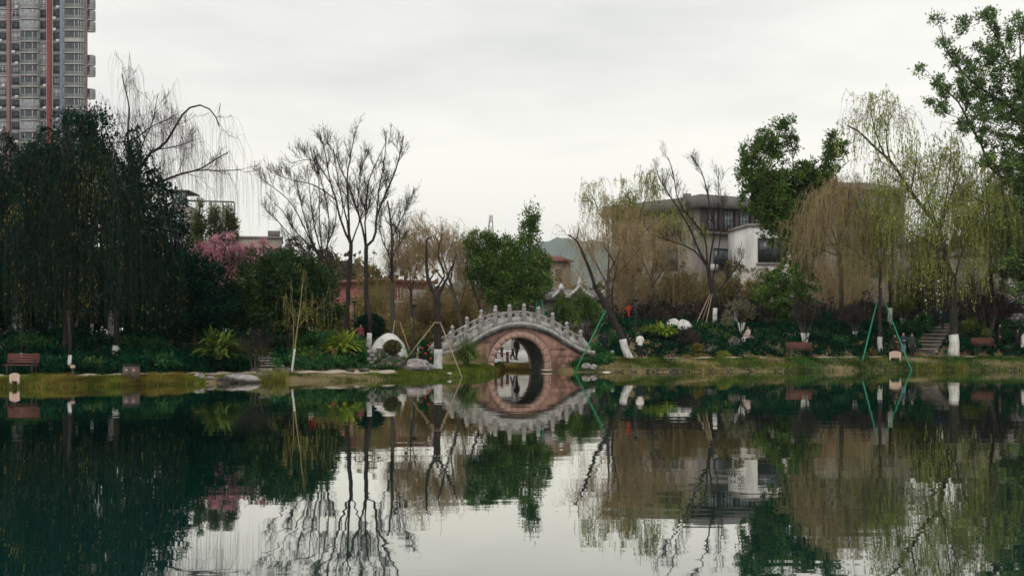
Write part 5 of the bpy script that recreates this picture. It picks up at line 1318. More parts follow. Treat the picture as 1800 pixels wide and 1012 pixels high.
def build_red_house():
    a, b_, L, rz = oriented(668, 100, 752, 104)
    rt = root('red_house', 'red plastered house with white bands behind the bare trees', 'building', (a[0], a[1], 1.5), rz)
    top = H + (HZ - 494) / F * 100 - 1.5
    mid = H + (HZ - 530) / F * 100 - 1.5
    MB().box(0, L, 0, 7, -1, top).build('wall', M['red_wall'], rt)
    MB().box(-.5, L + .4, -.6, 7.4, top, top + .22).build('eave', M['roof_red'], rt)
    MB().box(-.03, L + .03, -.06, -.004, mid - .12, mid + .14).build('white_band', M['white_wall'], rt)
    for x in (1.9, 2.25): MB().tube([(x, -.12, 0 if x < 2 else mid + .2), (x, -.12, top - .5)], .045, 6).build('downpipe', M['white_wall'], rt)
    MB().box(2.6, L - .1, -.05, -.004, mid + .15, top - .6).build('white_panel', M['white_wall'], rt)
    a, b_, L, rz = oriented(966, 128, 1003, 129)
    rt = root('tiled_house', 'cream house with a red tiled eave seen right of the spired evergreen', 'building', (a[0], a[1], 2.5), rz)
    top = H + (HZ - 459) / F * 128 - 2.5
    MB().box(0, L, 0, 6, -1, top).build('wall', M['cream_wall'], rt)
    V = [(-.4, -.5, top), (L + .4, -.5, top), (L + .4, 6.5, top), (-.4, 6.5, top), (0, 3, top + .9), (L, 3, top + .9)]
    MB().add(V, [[0, 1, 5, 4], [2, 3, 4, 5], [3, 2, 1, 0]], [[1, 2, 5], [3, 0, 4]]).build('roof', M['roof_red'], rt)
    put_window(rt, 1.1, top - 2.2, paned_window(.7, 1.3, 1, 2))
build_red_house()

def build_pavilion():
    # grey roofed garden hall with white ridges and finials
    a, b_, L, rz = oriented(962, 91, 1082, 93)
    rt = root('garden_hall', 'traditional garden hall with grey tiles, white ridges and a finial', 'building', (a[0], a[1], 1.3), rz)
    zt = H + (HZ - 516) / F * 91 - 1.3
    MB().box(.2, L - .2, 0, 4, -1, zt - .4).build('wall', M['wing_wall'], rt)
    MB().add([(-.3, -.6, zt - .5), (L + .3, -.6, zt - .5), (L + .3, 2, zt + .45), (-.3, 2, zt + .45), (L + .3, 4.6, zt - .5), (-.3, 4.6, zt - .5)], [[0, 1, 2, 3], [3, 2, 4, 5], [5, 4, 1, 0]]).build('roof', M['roof_tile'], rt)
    for x, w, h, sp in ((.95, .75, 1.0, False), (2.55, 1.25, 1.15, True)):
        mb = MB()
        P = [np.array([x + s * w * t, -.65, zt - .25 + h * .75 * (1 - t) ** 1.5]) for s in (-1, 1) for t in np.linspace(0, 1, 6)]
        for s in (0, 6):
            for q, r in zip(P[s:s + 5], P[s + 1:s + 6]): mb.bar(q, r, .18, .2)
        mb.build('gable_ridge', M['rock_white'], rt)
        V = [(x - w * .9, -.6, zt - .3), (x + w * .9, -.6, zt - .3), (x + w * .2, -.6, zt + h * .4), (x, -.6, zt + h * .5), (x - w * .2, -.6, zt + h * .4)]
        MB().add(V + [(p[0], -.5, p[2]) for p in V], [[0, 1, 2, 4], [6, 5, 9, 7], [0, 5, 6, 1]], [[4, 2, 3], [9, 8, 7]]).build('gable_panel', M['cream_wall'], rt)
        mb = MB(); z0 = zt - .25 + h * .7
        mb.lathe([(0, z0 - .1), (.2, z0), (.13, z0 + .14), (.2, z0 + .28), (.22, z0 + .36), (.1, z0 + .5), (.13, z0 + .6), (.05, z0 + .75), (0, z0 + .95)] if sp else [(0, z0 - .2), (.30, z0 - .1), (.18, z0 + .15), (.06, z0 + .32), (0, z0 + .34)], 10, (x, -.62, 0))
        mb.build('finial', M['rock_white'], rt, True)
    mb = MB()
    for i, t in enumerate(np.linspace(0, 1, 9)[:-1]):
        t2 = t + .125; x0, x1 = 4.3 + 1.5 * t, 4.3 + 1.5 * t2
        mb.bar((x0, -.7, zt - .1 + .7 * math.sin(t * 2.2)), (x1, -.7, zt - .1 + .7 * math.sin(t2 * 2.2)), .16, .2)
    mb.build('curved_ridge', M['rock_white'], rt)
build_pavilion()

def build_pylon():
    D = 620; b = np.array([(863 - 900) / F * D, D, 5.0]); h = H + (HZ - 378) / F * D - 5
    rt = root('lattice_mast', 'faint far lattice mast above the evergreen', 'mast', b)
    mb = MB(); w0, w1 = 5.5, .6
    for s in ((-1, -1), (1, -1), (1, 1), (-1, 1)): mb.bar((s[0] * w0, s[1] * w0, 0), (s[0] * w1, s[1] * w1, h), .45)
    mb.build('legs', M['grey_dark'], rt); mb = MB()
    for i in range(12):
        t, t2 = i / 12, (i + 1) / 12; a, c = w0 + (w1 - w0) * t, w0 + (w1 - w0) * t2
        for y in (-1, 1):
            mb.bar((-a, y * a, h * t), (c, y * c, h * t2), .25); mb.bar((a, y * a, h * t), (-c, y * c, h * t2), .25)
    mb.build('bracing', M['grey_dark'], rt)
build_pylon()

# ------------------------------------------------------------------ steps, stumps, walls
def stairs(name, label, px0, D0, px1, D1, n, w, zoff=0.0, rise=None):
    p0, p1 = gp(px0, D0), gp(px1, D1)
    d = p1 - p0; rz = math.atan2(d[1], d[0]) - math.pi / 2; run = float(np.hypot(d[0], d[1])) / n
    rs = (d[2] + zoff) / n
    rt = root(name, label, 'steps', p0, rz)
    mb_ = MB().box(-w / 2, w / 2, .05, run + .1, -.5, rs - .055); mb_.m = 1; mb_.box(-w / 2 - .02, w / 2 + .02, 0, run + .1, rs - .05, rs + .01); me = mb_.mesh('step'); me.materials.append(M['rock_dark']); me.materials.append(M['step'])
    for i in range(n):
        wx, wy = p0[0] + d[0] * (i + .5) / n, p0[1] + d[1] * (i + .5) / n
        o = link('step', me, None, rt); o.location = (0, i * run, max(float(gzX(wx, wy)) - p0[2] - rs * .4, i * rs * .9) + .03)
    return rt
stairs('stone_steps', 'flight of stone steps climbing beside the thick willow', 1624, 80.0, 1668, 88, 11, 1.75, .25)
stairs('stone_steps', 'low rough stone steps left of the young willow', 478, 57.2, 462, 62.5, 6, 1.2, .15)
mb = MB().box(-.9, .9, -.35, .35, 0, .12); o = mb.build('stone_slab', M['rock'])
o.location = tuple(gp(476, 56.2) + [0, 0, .1]); tag(o, 'flat stone slab at the foot of the low left steps', 'slab')
def masonry(label, px, D, cols, rows, seed, bw=.42, bh=.24, dz=0.0):
    rng = RNG(seed); b = gp(px, D, dz); rt = root('stone_wall', label, 'wall', b)
    for r in range(rows):
        x = -cols * bw / 2 + (bw / 2 if r % 2 else 0)
        for c in range(cols - (r % 2)):
            w = bw * rng.uniform(.82, .97); j = rng.uniform(-.03, .03)
            o = MB().box(x, x + w, -.2 + j, .2 + j, r * bh, r * bh + bh * rng.uniform(.88, .96)).build('stone', M['rock'], rt)
            x += bw
masonry('broken low wall of pale stone blocks at the right edge', 1795, 84, 5, 4, 5, dz=.35)
masonry('short stack of stones at the left of the rockery', 655, 60.4, 2, 5, 6, .26, .2)
for px, D, h, r, lab in ((1256, 83, 1.35, .17, 'left whitewashed stump beside the pale shrub'), (1293, 83.5, 1.2, .15, 'right whitewashed stump beside the pale shrub'), (648, 66.5, 1.25, .16, 'whitewashed stump left of the white domed boulder'), (1564, 85.5, 1.5, .17, 'leaning whitewashed stump above the three standing people'), (88, 62.3, .9, .1, 'lone whitewashed stem high on the left slope'), (160, 62.6, .8, .09, 'whitewashed stem right of the cluster on the left slope'), (121, 51.2, .9, .085, 'whitewashed post-like stem near the left path'), (36, 52.4, .75, .05, 'thin whitewashed stem behind the left bench'), (203, 56, .75, .2, 'thick whitewashed stump low on the left slope above the litter bin')):
    b = gp(px, D); rt = root('tree_stump', lab, 'stump', b, group='whitewashed stumps')
    MB().tube([(0, 0, -.1), (.02, 0, h * .5), (.05, .02, h)], [r * 1.25, r, r * .9], 10).build('trunk', M['whitewash'], rt, True)
    MB().tube([(.05, .02, h - .01), (.06, .02, h + .8), (-.05, 0, h + 2.0)], [r * .85, r * .7, r * .4], 8).build('upper_trunk', M['bark'], rt, True)
for i, px in enumerate((118, 126, 133)):
    b = gp(px, 63 + .3 * i); rt = root('tree_stump', ['leftmost of three close whitewashed stems on the left slope', 'middle of three close whitewashed stems on the left slope', 'rightmost of three close whitewashed stems on the left slope'][i], 'stump', b, group='whitewashed stumps')
    MB().tube([(0, 0, -.1), (.03 * (i - 1), 0, .6), (.08 * (i - 1), 0, 1.15)], [.08, .07, .065], 8).build('trunk', M['whitewash'], rt, True)
    MB().tube([(.08 * (i - 1), 0, 1.14), (.2 * (i - 1), 0, 2.6)], [.06, .04], 8).build('upper_trunk', M['bark'], rt, True)
shrub('pale_shrub', 'pale grey green bush between the two whitewashed stumps', 'shrub', [(1275, 578, 16, 20), (1278, 558, 11, 12), (1268, 590, 12, 12)], 82, 'leaf_pale', 131, dens=3, per=60, size=(.07, .13))

def multi_stem(label, px, D, n, h, spread, seed, crown='leaf_purple', white=.42, cr=.8, dens=True):
    rng = RNG(seed); b = gp(px, D); rt = root('multi_stem_tree', label, 'tree', b, group='small many-stemmed trees')
    tips = []
    for i in range(n):
        a = 2 * math.pi * i / n + rng.uniform(-.3, .3); d = np.array([math.cos(a) * spread, math.sin(a) * spread * .7, 0])
        P = resample([(d * .1) + [0, 0, -.1], d * .35 + [0, 0, h * .35], d * .75 + [0, 0, h * .7], d * rng.uniform(.9, 1.2) + [0, 0, h]], 9)
        k = int(2 + white * 6)
        MB().tube(P, np.linspace(.036, .018, 9), 6).build('stem', M['bark_grey'], rt, True)
        MB().tube(P[:k], np.linspace(.041, .035, k), 6).build('whitewash_band', M['whitewash'], rt, True)
        tips.append(P)
    P = np.stack(tips); R = np.broadcast_to(np.linspace(.03, .015, 9)[None], (n, 9))
    P2, R2 = spawn(rng, P, R, 10, t=(.5, 1), ang=(20, 60), L=(.5, 1.1), up=.3, rf=.6, m=5)
    P3, R3 = spawn(rng, P2, R2, 6, t=(.2, 1), ang=(25, 65), L=(.25, .6), up=.2, rf=.6, m=4)
    mb = MB()
    for p, r in ((P2, R2), (P3, np.maximum(R3, .006))): V, Q = tubes(p, r, 3); mb.add(V, Q)
    mb.build('twigs', M['bark_purple'], rt)['kind'] = 'stuff'
    if dens:
        C, A = along(rng, P3, 8); V, Q = leaves(rng, C, A + rng.normal(size=A.shape), rng.uniform(.06, .12, len(C)), .05)
        link('crown', new_mesh('crown', V, Q), M[crown], rt)['kind'] = 'stuff'
multi_stem('dark-crowned tree with pale fanning stems behind the pale bench', 1415, 78.6, 8, 2.6, .75, 201)
multi_stem('twiggy tree with pale forked stems right of the pale bench', 1503, 80.5, 5, 1.7, .45, 202)
multi_stem('bare-crowned tree with pale stems over the right bench', 1738, 81.2, 5, 2.6, .7, 203, dens=False, white=.1)
multi_stem('slender grey-green tree left of the seated figure', 1303, 80, 5, 1.9, .5, 204, 'leaf_pale', .6)
multi_stem('white-stemmed cluster above the three standing people', 1588, 86.5, 7, 1.6, .5, 205, 'leaf_willow_green', .6)
multi_stem('thin bare shrub beside the low left steps', 447, 55.4, 5, 1.2, .45, 206, dens=False, white=.02)

# ------------------------------------------------------------------ garden furniture
def bench(label, px, D, L, rz=0.0, dark=False, zoff=0.0):
    b = gp(px, D, zoff); rt = root('park_bench', label, 'bench', b, rz)
    w = M['bench_wood']
    for i in range(4): MB().box(-L / 2, L / 2, -.42 + i * .11, -.42 + i * .11 + .09, .43, .465).build('seat_slat', w, rt)
    for i in range(4):
        z = .53 + i * .105; MB().box(-L / 2, L / 2, .045 + i * .028, .075 + i * .028, z, z + .09).build('back_slat', w, rt)
    for s in (-1, 1):
        x = s * (L / 2 - .15)
        MB().box(x - .03, x + .03, -.4, -.34, -.05, .43).build('leg', M['iron'], rt)
        MB().bar((x, .03, -.05), (x, .19, .96), .06).build('leg', M['iron'], rt)
        MB().box(x - .03, x + .03, -.338, .05, .38, .425).build('seat_bracket', M['iron'], rt)
        MB().box(x - .03, x + .03, -.43, .06, .64, .67).build('armrest', M['iron'], rt)
    return rt
bench('dark red slatted bench at the left shore', 40, 49.6, 1.35, .05, zoff=.1)
bench('pale red slatted bench beside the right path', 1405, 75.6, 1.75, 0, zoff=.05)
bench('dark red slatted bench near the right edge', 1728, 80.0, 1.6, 0, zoff=.05)

def arched_board(label, px, D, w, h, leg, rz=0):
    b = gp(px, D); rt = root('arched_sign', label, 'sign', b, rz)
    n = 9; arc = [(-w / 2 + w * i / n, leg + h * .78 + h * .22 * math.sin(math.pi * i / n)) for i in range(n + 1)]
    V = [(-w / 2, leg), (w / 2, leg)] + arc[::-1]; m = len(V)
    bm = bmesh.new()
    f = bm.faces.new([bm.verts.new((x, -.03, z)) for x, z in V]); g = bm.faces.new([bm.verts.new((x, .03, z)) for x, z in V][::-1])
    fv = list(f.verts); gv = list(g.verts)[::-1]
    for i in range(m): bm.faces.new([fv[(i + 1) % m], fv[i], gv[i], gv[(i + 1) % m]])
    me = bpy.data.meshes.new('board'); bm.to_mesh(me); bm.free(); link('board', me, M['sign_pink'], rt)
    for s in (-1, 1): MB().box(s * (w / 2 - .05) - .05, s * (w / 2 - .05) + .05, -.045, .045, -.15, leg + h * .5).build('leg', M['sign_pink'], rt)
arched_board('small pinkish arch-topped board standing in the left shore grass', 26, 47.25, .42, .34, .22)
arched_board('small pinkish arch-topped board standing at the right waterline', 1573.5, 76.4, .78, .46, .30)

def litter_bin():
    b = gp(231, 49.5, .02); rt = root('litter_bin', 'brown twin litter bin with two pale round marks by the left path', 'litter bin', b, .05)
    MB().box(-.32, .32, -.18, .18, 0, .60).build('body', M['bin'], rt)
    MB().box(-.36, .36, -.22, .22, .60, .66).build('lid', M['iron'], rt)
    for s in (-1, 1):
        d = MB().box(s * .155 - .135, s * .155 + .135, -.205, -.182, .05, .56).build('door', M['bin'], rt)
        MB().tube([(s * .155, -.205, .42), (s * .155, -.212, .42)], .045, 14).build('round_mark', M['sign_pink'], d)
        MB().tube([(s * .155 + .1, -.206, .3), (s * .155 + .1, -.23, .3)], .015, 6).build('handle', M['iron'], d)
litter_bin()

def small_lamp(label, px, D, h, head):
    b = gp(px, D); rt = root('bollard_lamp', label, 'lamp', b, group='low garden lamps')
    MB().tube([(0, 0, -.1), (0, 0, h)], .06, 10).build('post', M['iron'], rt, True)
    MB().lathe([(.0, h), (.09, h), (.11, h + .05), (.09, h + .14), (.0, h + .16)], 12).build('head', M[head], rt, True)
    MB().lathe([(.0, h + .162), (.12, h + .165), (.0, h + .21)], 12).build('cap', M['iron'], rt, True)
small_lamp('low dark garden lamp behind the left grass', 128, 50.4, .35, 'sign_pink')
small_lamp('low garden lamp with a pale head near the right bridge end', 1077, 73.5, .35, 'rock_white')
small_lamp('low pale garden lamp at the foot of the stone steps', 1646, 79.7, .2, 'sign_pink')

def lamp_post(label, px, D, top, arm=0.0, knot=False):
    b = gp(px, D); h = H + (HZ - top) / F * D - b[2]
    rt = root('lamp_post', label, 'lamp post', b)
    MB().lathe([(0, -.1), (.13, -.1), (.13, .25), (.08, .35), (.055, .45), (.05, h * .6), (.042, h - .1), (0, h - .1)], 10).build('pole', M['iron'], rt, True)
    MB().lathe([(.0, h - .12), (.08, h - .1), (.22, h - .02), (.24, h + .02), (.1, h + .08), (0, h + .1)], 12).build('lamp_head', M['iron'], rt, True)
    if arm:
        MB().bar((0, 0, h - .25), (arm, 0, h - .2), .05).build('bracket', M['iron'], rt)
    return rt, b, h
lamp_post('dark lamp post left of the pollarded tree', 728, 70, 536)
lamp_post('dark lamp post with a side bracket behind the bare trees', 623, 78, 530, .45)
lp, lb, lh = lamp_post('dark lamp post beside the man in the pale jacket', 1118, 77.5, 527, -.55)
def knot():
    c = lb + [-.5, -.02, lh - .25]; k = root('red_knot', 'red knotted tassel hanging from the lamp post bracket', 'ornament', c); k.scale = (.72, .72, .78)
    MB().tube([(0, 0, .04), (0, 0, -.1)], .012, 5).build('cord', M['red_paint'], k)
    mb = MB()
    for j in range(3):
        for i in range(3):
            x, z = (i - j) * .105, -.42 + (i + j - 2) * .105
            mb.box(x - .06, x + .06, -.04, .04, z - .06, z + .06, 0)
    mb.tube([(-.2, 0, -.42), (0, 0, -.64), (.2, 0, -.42), (0, 0, -.2), (-.2, 0, -.42)], .045, 6)
    mb.build('knot', M['red_paint'], k)
    MB().lathe([(.0, -.64), (.05, -.66), (.06, -.74), (.09, -1.15), (0, -1.15)], 8).build('tassel', M['red_paint'], k)
knot()

def stake(name, label, a, b_, r, mt, cat='stake', group=None):
    a = np.asarray(a, float); rt = root(name, label, cat, a, group=group)
    MB().tube([(0, 0, 0), (np.asarray(b_) - a) * .5 + [0, 0, .01], np.asarray(b_) - a], [r, r, r * .9], 7).build('pole', M[mt], rt, True)
    MB().tube([np.asarray(b_) - a - [0, 0, .02], np.asarray(b_) - a + [0, 0, .03]], r * 1.5, 7).build('binding', M['bamboo' if mt != 'green_pole' else 'green_pole'], rt, True)
    return rt
def foot(px, py, D): p = pt(px, py, D); p[2] = min(p[2], float(gz(px, D))) - .05; return p
stake('support_pole', 'green steel pole propping the leaning tree beside the bridge', foot(1006, 655, 69.8), pt(1064, 546, 71.5), .045, 'green_pole', 'pole', 'green support poles')
stake('support_pole', 'left green steel pole of the pair at the right shore', foot(1511, 654, 74.0), pt(1541, 532, 79.6), .045, 'green_pole', 'pole', 'green support poles')
stake('support_pole', 'right green steel pole of the pair at the right shore', foot(1607, 654, 74.2), pt(1556, 532, 79.4), .045, 'green_pole', 'pole', 'green support poles')
stake('support_pole', 'green pole behind the right half of the bridge rail', gp(971, 76.5), pt(952, 527, 78.4), .045, 'green_pole', 'pole', 'green support poles')
stake('support_pole', 'green pole left of the evergreen trunk behind the bridge', gp(935, 76.5), pt(943, 530, 78.4), .045, 'green_pole', 'pole', 'green support poles')
stake('bamboo_prop', 'left bamboo prop of the pollarded tree', foot(702, 640, 62.4), pt(764, 567, 62.1), .035, 'bamboo', 'prop', 'bamboo tree props')
stake('bamboo_prop', 'right bamboo prop of the pollarded tree standing in the water', foot(817, 665, 60.0), pt(774, 567, 62.0), .035, 'bamboo', 'prop', 'bamboo tree props')
MB_b = MB().bar(pt(762, 567, 61.95), pt(776, 567, 61.95), .06).build('prop_crossbar', M['bamboo']); tag(MB_b, 'short bamboo crossbar tied to the pollarded trunk', 'prop', 'bamboo tree props')
stake('bamboo_prop', 'left bamboo prop of the slim grey tree', gp(686, 76), pt(694, 563, 77.6), .035, 'bamboo', 'prop', 'bamboo tree props')
stake('bamboo_prop', 'right bamboo prop of the slim grey tree', gp(722, 76), pt(703, 566, 77.6), .035, 'bamboo', 'prop', 'bamboo tree props')
stake('bamboo_prop', 'left bamboo prop of the staked bare tree', gp(1221, 82), pt(1248, 517, 84.2), .035, 'bamboo', 'prop', 'bamboo tree props')
stake('bamboo_prop', 'middle bamboo prop of the staked bare tree', gp(1232, 84), pt(1250, 517, 84.6), .03, 'bamboo', 'prop', 'bamboo tree props')
stake('bamboo_prop', 'right bamboo prop of the staked bare tree', gp(1239, 81.5), pt(1252, 517, 84.2), .035, 'bamboo', 'prop', 'bamboo tree props')

def pot():
    b = gp(588, 61.2, .05); rt = root('plant_pot', 'tall terracotta pot below the bright arching plant', 'pot', b)
    MB().lathe([(0, 0), (.13, 0), (.17, .5), (.19, .62), (.19, .68), (.15, .68), (.14, .6), (0, .58)], 14).build('body', M['pot'], rt, True)
    MB().lathe([(.195, .60), (.215, .62), (.215, .69), (.195, .70)], 14).build('rim', M['pot'], rt, True)
pot()
for i, (px, D) in enumerate(((871, 79.5), (882, 84), (892, 80))):
    b = gp(px, D); rt = root('wooden_bollard', ['left dark red bollard seen through the arch', 'rear dark red bollard seen through the arch', 'right dark red bollard seen through the arch'][i], 'bollard', b, group='bollards seen through the arch')
    MB().box(-.1, .1, -.1, .1, -.1, .72).build('post', M['bollard'], rt); MB().box(-.12, .12, -.12, .12, .72, .79).build('cap', M['bollard'], rt)
a, c = gp(872, 79.5, .48), gp(907, 80.2, .48)
o = MB().bar(a, c, .06, .07).build('bollard_rail', M['bollard']); tag(o, 'dark red rail between the bollards under the arch', 'rail')
# white panel fence at the back of the plaza
a, b_, L, rz = oriented(838, 98, 1000, 101)
rt = root('white_fence', 'white rendered garden wall seen through the bridge arch', 'wall', (a[0], a[1], 1.0), rz)
MB().box(0, L, 0, .25, -.5, 2.0).build('wall', M['white_wall'], rt)
for i in range(6): MB().box(L * i / 5 - .2, L * i / 5 + .2, -.08, -.003, -.5, 2.15).build('pier', M['rock_white'], rt)
MB().box(-.3, L + .3, -.18, .4, 2.15, 2.3).build('coping', M['roof_tile'], rt)

# ------------------------------------------------------------------ people
def pm(name, c, rough=.85):
    if name not in M: M[name] = surf(name, tuple(v * .85 for v in c), tuple(min(1, v * 1.1) for v in c), 9, rough, .15)
    return M[name]
pm('skin', (.42, .25, .18), .6); pm('hair_black', (.016, .014, .014), .6); pm('hair_grey', (.42, .41, .40), .7)
pm('cloth_black', (.014, .015, .018)); pm('cloth_navy', (.018, .03, .06)); pm('cloth_white', (.66, .63, .60)); pm('cloth_blue_jean', (.14, .17, .26)); pm('cloth_olive', (.03, .04, .03)); pm('cloth_red', (.45, .03, .03)); pm('cloth_pale', (.45, .36, .33)); pm('cloth_wine', (.20, .04, .05)); pm('cloth_grey', (.20, .20, .22)); pm('shoe', (.02, .02, .02)); pm('shoe_white', (.5, .5, .5))

_bodies = {}
def body_mesh(pose):
    """skeleton of joints grown into one skin; returns coordinates, faces and the bone of each face. Faces -Y."""
    if pose in _bodies: return _bodies[pose]
    J, R, E, B = [], [], [], []
    def j(p, r, par=None, bone=''):
        J.append(p); R.append(r if isinstance(r, tuple) else (r, r))
        if par is not None: E.append((par, len(J) - 1)); B.append(bone)
        return len(J) - 1
    sit = pose == 'sit'
    pel = j((0, 0, .95), (.155, .115))
    sp = j((0, .0, 1.12), (.145, .105), pel, 'torso'); ch = j((0, .0, 1.30), (.165, .115), sp, 'torso'); nb = j((0, .005, 1.42), (.10, .08), ch, 'torso')
    nk = j((0, 0, 1.48), (.052, .052), nb, 'neck'); h1 = j((0, -.012, 1.545), (.068, .078), nk, 'head'); h2 = j((0, -.008, 1.61), (.076, .092), h1, 'head'); j((0, 0, 1.675), (.058, .07), h2, 'head')
    for s in (-1, 1):
        sh = j((s * .165, 0, 1.385), (.062, .062), ch, 'arm')
        if pose == 'folded': el, wr, pa = (s * .24, .0, 1.12), (s * .09, -.20, 1.13), (s * .02, -.22, 1.14)
        elif pose == 'phone' and s > 0: el, wr, pa = (s * .23, -.02, 1.13), (s * .15, -.24, 1.26), (s * .12, -.31, 1.31)
        elif pose == 'walk': el, wr, pa = (s * .23, s * .07, 1.12), (s * .23, s * .07 - .10, .89), (s * .225, s * .07 - .13, .81)
        elif sit: el, wr, pa = (s * .22, -.05, 1.12), (s * .14, -.26, 1.02), (s * .12, -.34, 1.01)
        else: el, wr, pa = (s * .22, .03, 1.11), (s * .24, -.03, .87), (s * .24, -.045, .79)
        e = j(el, (.046, .046), sh, 'arm'); w = j(wr, (.032, .032), e, 'arm'); p = j(pa, (.036, .020), w, 'hand')
        d = np.array(pa) - np.array(wr); d = d / np.linalg.norm(d)
        sd = np.cross(d, [s * 1.0, 0, 0]) if abs(d[0]) < .6 else np.array([0, 0, 1.0]); sd = sd / max(np.linalg.norm(sd), 1e-6)
        for q, (o_, ln) in enumerate(((-.027, .062), (-.009, .078), (.010, .074), (.028, .058))):
            a = np.array(pa) + d * .03 + sd * o_; f1 = j(tuple(a), .0095, p, 'hand'); f2 = j(tuple(a + d * ln * .55 + np.array([-s * .008, -.006, 0])), .0085, f1, 'hand'); j(tuple(a + d * ln + np.array([-s * .02, -.014, 0])), .007, f2, 'hand')
        t1 = j(tuple(np.array(pa) - d * .03 + sd * -.045), .011, p, 'hand'); j(tuple(np.array(pa) + d * .01 + sd * -.062), .009, t1, 'hand')
    for s in (-1, 1):
        hp = j((s * .085, 0, .88), (.098, .10), pel, 'leg')
        st = s * .16 if pose == 'walk' else 0
        if sit: k, a, t = (s * .11, -.42, .86), (s * .11, -.44, .46), (s * .115, -.60, .40)
        else: k, a, t = (s * .095, -.02 + st * .7, .49), (s * .10, .03 + st * 1.5, .09 + (.03 if pose == 'walk' and s > 0 else 0)), (s * .115, -.13 + st * 1.5, .035)
        kn = j(k, (.062, .064), hp, 'leg'); an = j(a, (.043, .046), kn, 'leg'); j(t, (.042, .030), an, 'foot')
    me = bpy.data.meshes.new('skeleton'); me.from_pydata(J, E, []); o = bpy.data.objects.new('skeleton', me); COL.objects.link(o)
    md = o.modifiers.new('s', 'SKIN'); sv = me.skin_vertices[0].data
    for i, r in enumerate(R): sv[i].radius = r
    for i in range(len(R)): sv[i].use_root = i == pel
    md.branch_smoothing = .4; md.use_smooth_shade = True
    sb = o.modifiers.new('d', 'SUBSURF'); sb.levels = 1; sb.render_levels = 1
    dg = bpy.context.evaluated_depsgraph_get(); ev = o.evaluated_get(dg); em = bpy.data.meshes.new_from_object(ev)
    V = np.zeros(len(em.vertices) * 3, np.float32); em.vertices.foreach_get('co', V); V = V.reshape(-1, 3)
    N = np.zeros_like(V); em.vertices.foreach_get('normal', N.ravel()); N = np.array([v.normal for v in em.vertices])
    FQ = [tuple(p.vertices) for p in em.polygons]
    C = np.array([V[list(f)].mean(0) for f in FQ])
    A = np.array([J[e[0]] for e in E]); Bp = np.array([J[e[1]] for e in E]); AB = Bp - A
    t = np.clip(((C[:, None] - A[None]) * AB[None]).sum(2) / np.maximum((AB ** 2).sum(1), 1e-9)[None], 0, 1)
    dist = np.linalg.norm(C[:, None] - (A[None] + t[:, :, None] * AB[None]), axis=2)
    rad = np.array([min(R[e[0]][0], R[e[1]][0]) for e in E])
    bone = [B[i] for i in (dist - rad[None] * .8).argmin(1)]
    bpy.data.objects.remove(o); 
    _bodies[pose] = (V, N, FQ, np.array(bone), C)
    return _bodies[pose]

def person(label, px, D, face, pose='stand', top='cloth_black', legs='cloth_black', hair='hair_black', hat=None, h=1.68, coat=.86, shoes='shoe', z=None, bag=None, longhair=False):
    V, N, FQ, bone, C = body_mesh(pose)
    b = gp(px, D)
    if z is not None: b[2] = z
    rt = root('person', label, 'person', b, math.radians(face))
    s = h / 1.73; 
    def sub(name, mask, push, mt, thick=True):
        fs = [FQ[i] for i in np.nonzero(mask)[0]]
        if not fs: return
        idx = sorted({v for f in fs for v in f}); mp = {v: i for i, v in enumerate(idx)}
        W = (V[idx] + N[idx] * push) * s
        me = bpy.data.meshes.new(name); me.from_pydata(W.tolist(), [], [[mp[v] for v in f] for f in fs])
        me.polygons.foreach_set('use_smooth', np.ones(len(me.polygons), bool)); me.update()
        return link(name, me, M[mt], rt)
    bm = bpy.data.meshes.new('body'); bm.from_pydata((V * s).tolist(), [], [list(f) for f in FQ]); bm.polygons.foreach_set('use_smooth', np.ones(len(bm.polygons), bool)); bm.update()
    link('body', bm, M['skin'], rt)
    MB().add(np.array([(-.014, -.088, 1.575), (.014, -.088, 1.575), (0, -.118, 1.578), (0, -.094, 1.615)]) * s, None, [[0, 1, 2], [1, 3, 2], [3, 0, 2]]).build('nose', M['skin'], rt)
    for q in (-1, 1):
        MB().lathe([(0, -.008), (.008, -.004), (.009, 0), (.008, .004), (0, .008)], 6, (q * .03 * s, -.092 * s, 1.615 * s)).build('eye', M['hair_black'], rt, True)
    zc, yc = C[:, 2], C[:, 1]
    sit = pose == 'sit'
    upper = (bone == 'torso') | (bone == 'arm') | ((bone == 'leg') & (zc > coat) & (not sit))
    sub('jacket', upper, .028, top)
    sub('trousers', (bone == 'leg') & ((zc < coat + .06) | sit), .016, legs)
    sub('shoes', bone == 'foot', .012, shoes)
    hm = (bone == 'head') & ((zc > 1.635) | ((yc > .0) & (zc > (1.42 if longhair else 1.53))))
    sub('hair', hm, .014, hair)
    if longhair: sub('long_hair', ((bone == 'torso') | (bone == 'neck')) & (yc > .04) & (zc > 1.28), .05, hair)
    if hat: sub('hat', (bone == 'head') & (zc > 1.64), .028, hat)
    if bag:
        MB().box(-.16 * s, .16 * s, .14, .28, .98 * s, 1.36 * s).build('backpack', M[bag], rt)
    return rt
person('man in a pale jacket and black trousers standing on the right path', 1125, 73.6, 200, 'folded', 'cloth_white', 'cloth_black', h=1.74, coat=.88)
person('woman all in black with long dark hair beside the leaning tree', 1063, 75.4, 160, 'stand', 'cloth_black', 'cloth_black', longhair=True, h=1.60, coat=.6)
person('dark-clothed person half hidden behind the leaning trunk', 1102, 74.6, 120, 'phone', 'cloth_black', 'cloth_wine', h=1.66)
person('person in dark clothes beyond the arch under the bridge', 908, 82.5, 30, 'walk', 'cloth_black', 'cloth_black', h=1.68, coat=.7)
person('person in a pale top walking beyond the arch', 901, 83.2, 60, 'walk', 'cloth_white', 'cloth_black', h=1.66)
person('person in a red hat at the right end of the bridge', 1019, 77.5, 190, 'stand', 'cloth_wine', 'cloth_grey', hat='cloth_red', h=1.45)
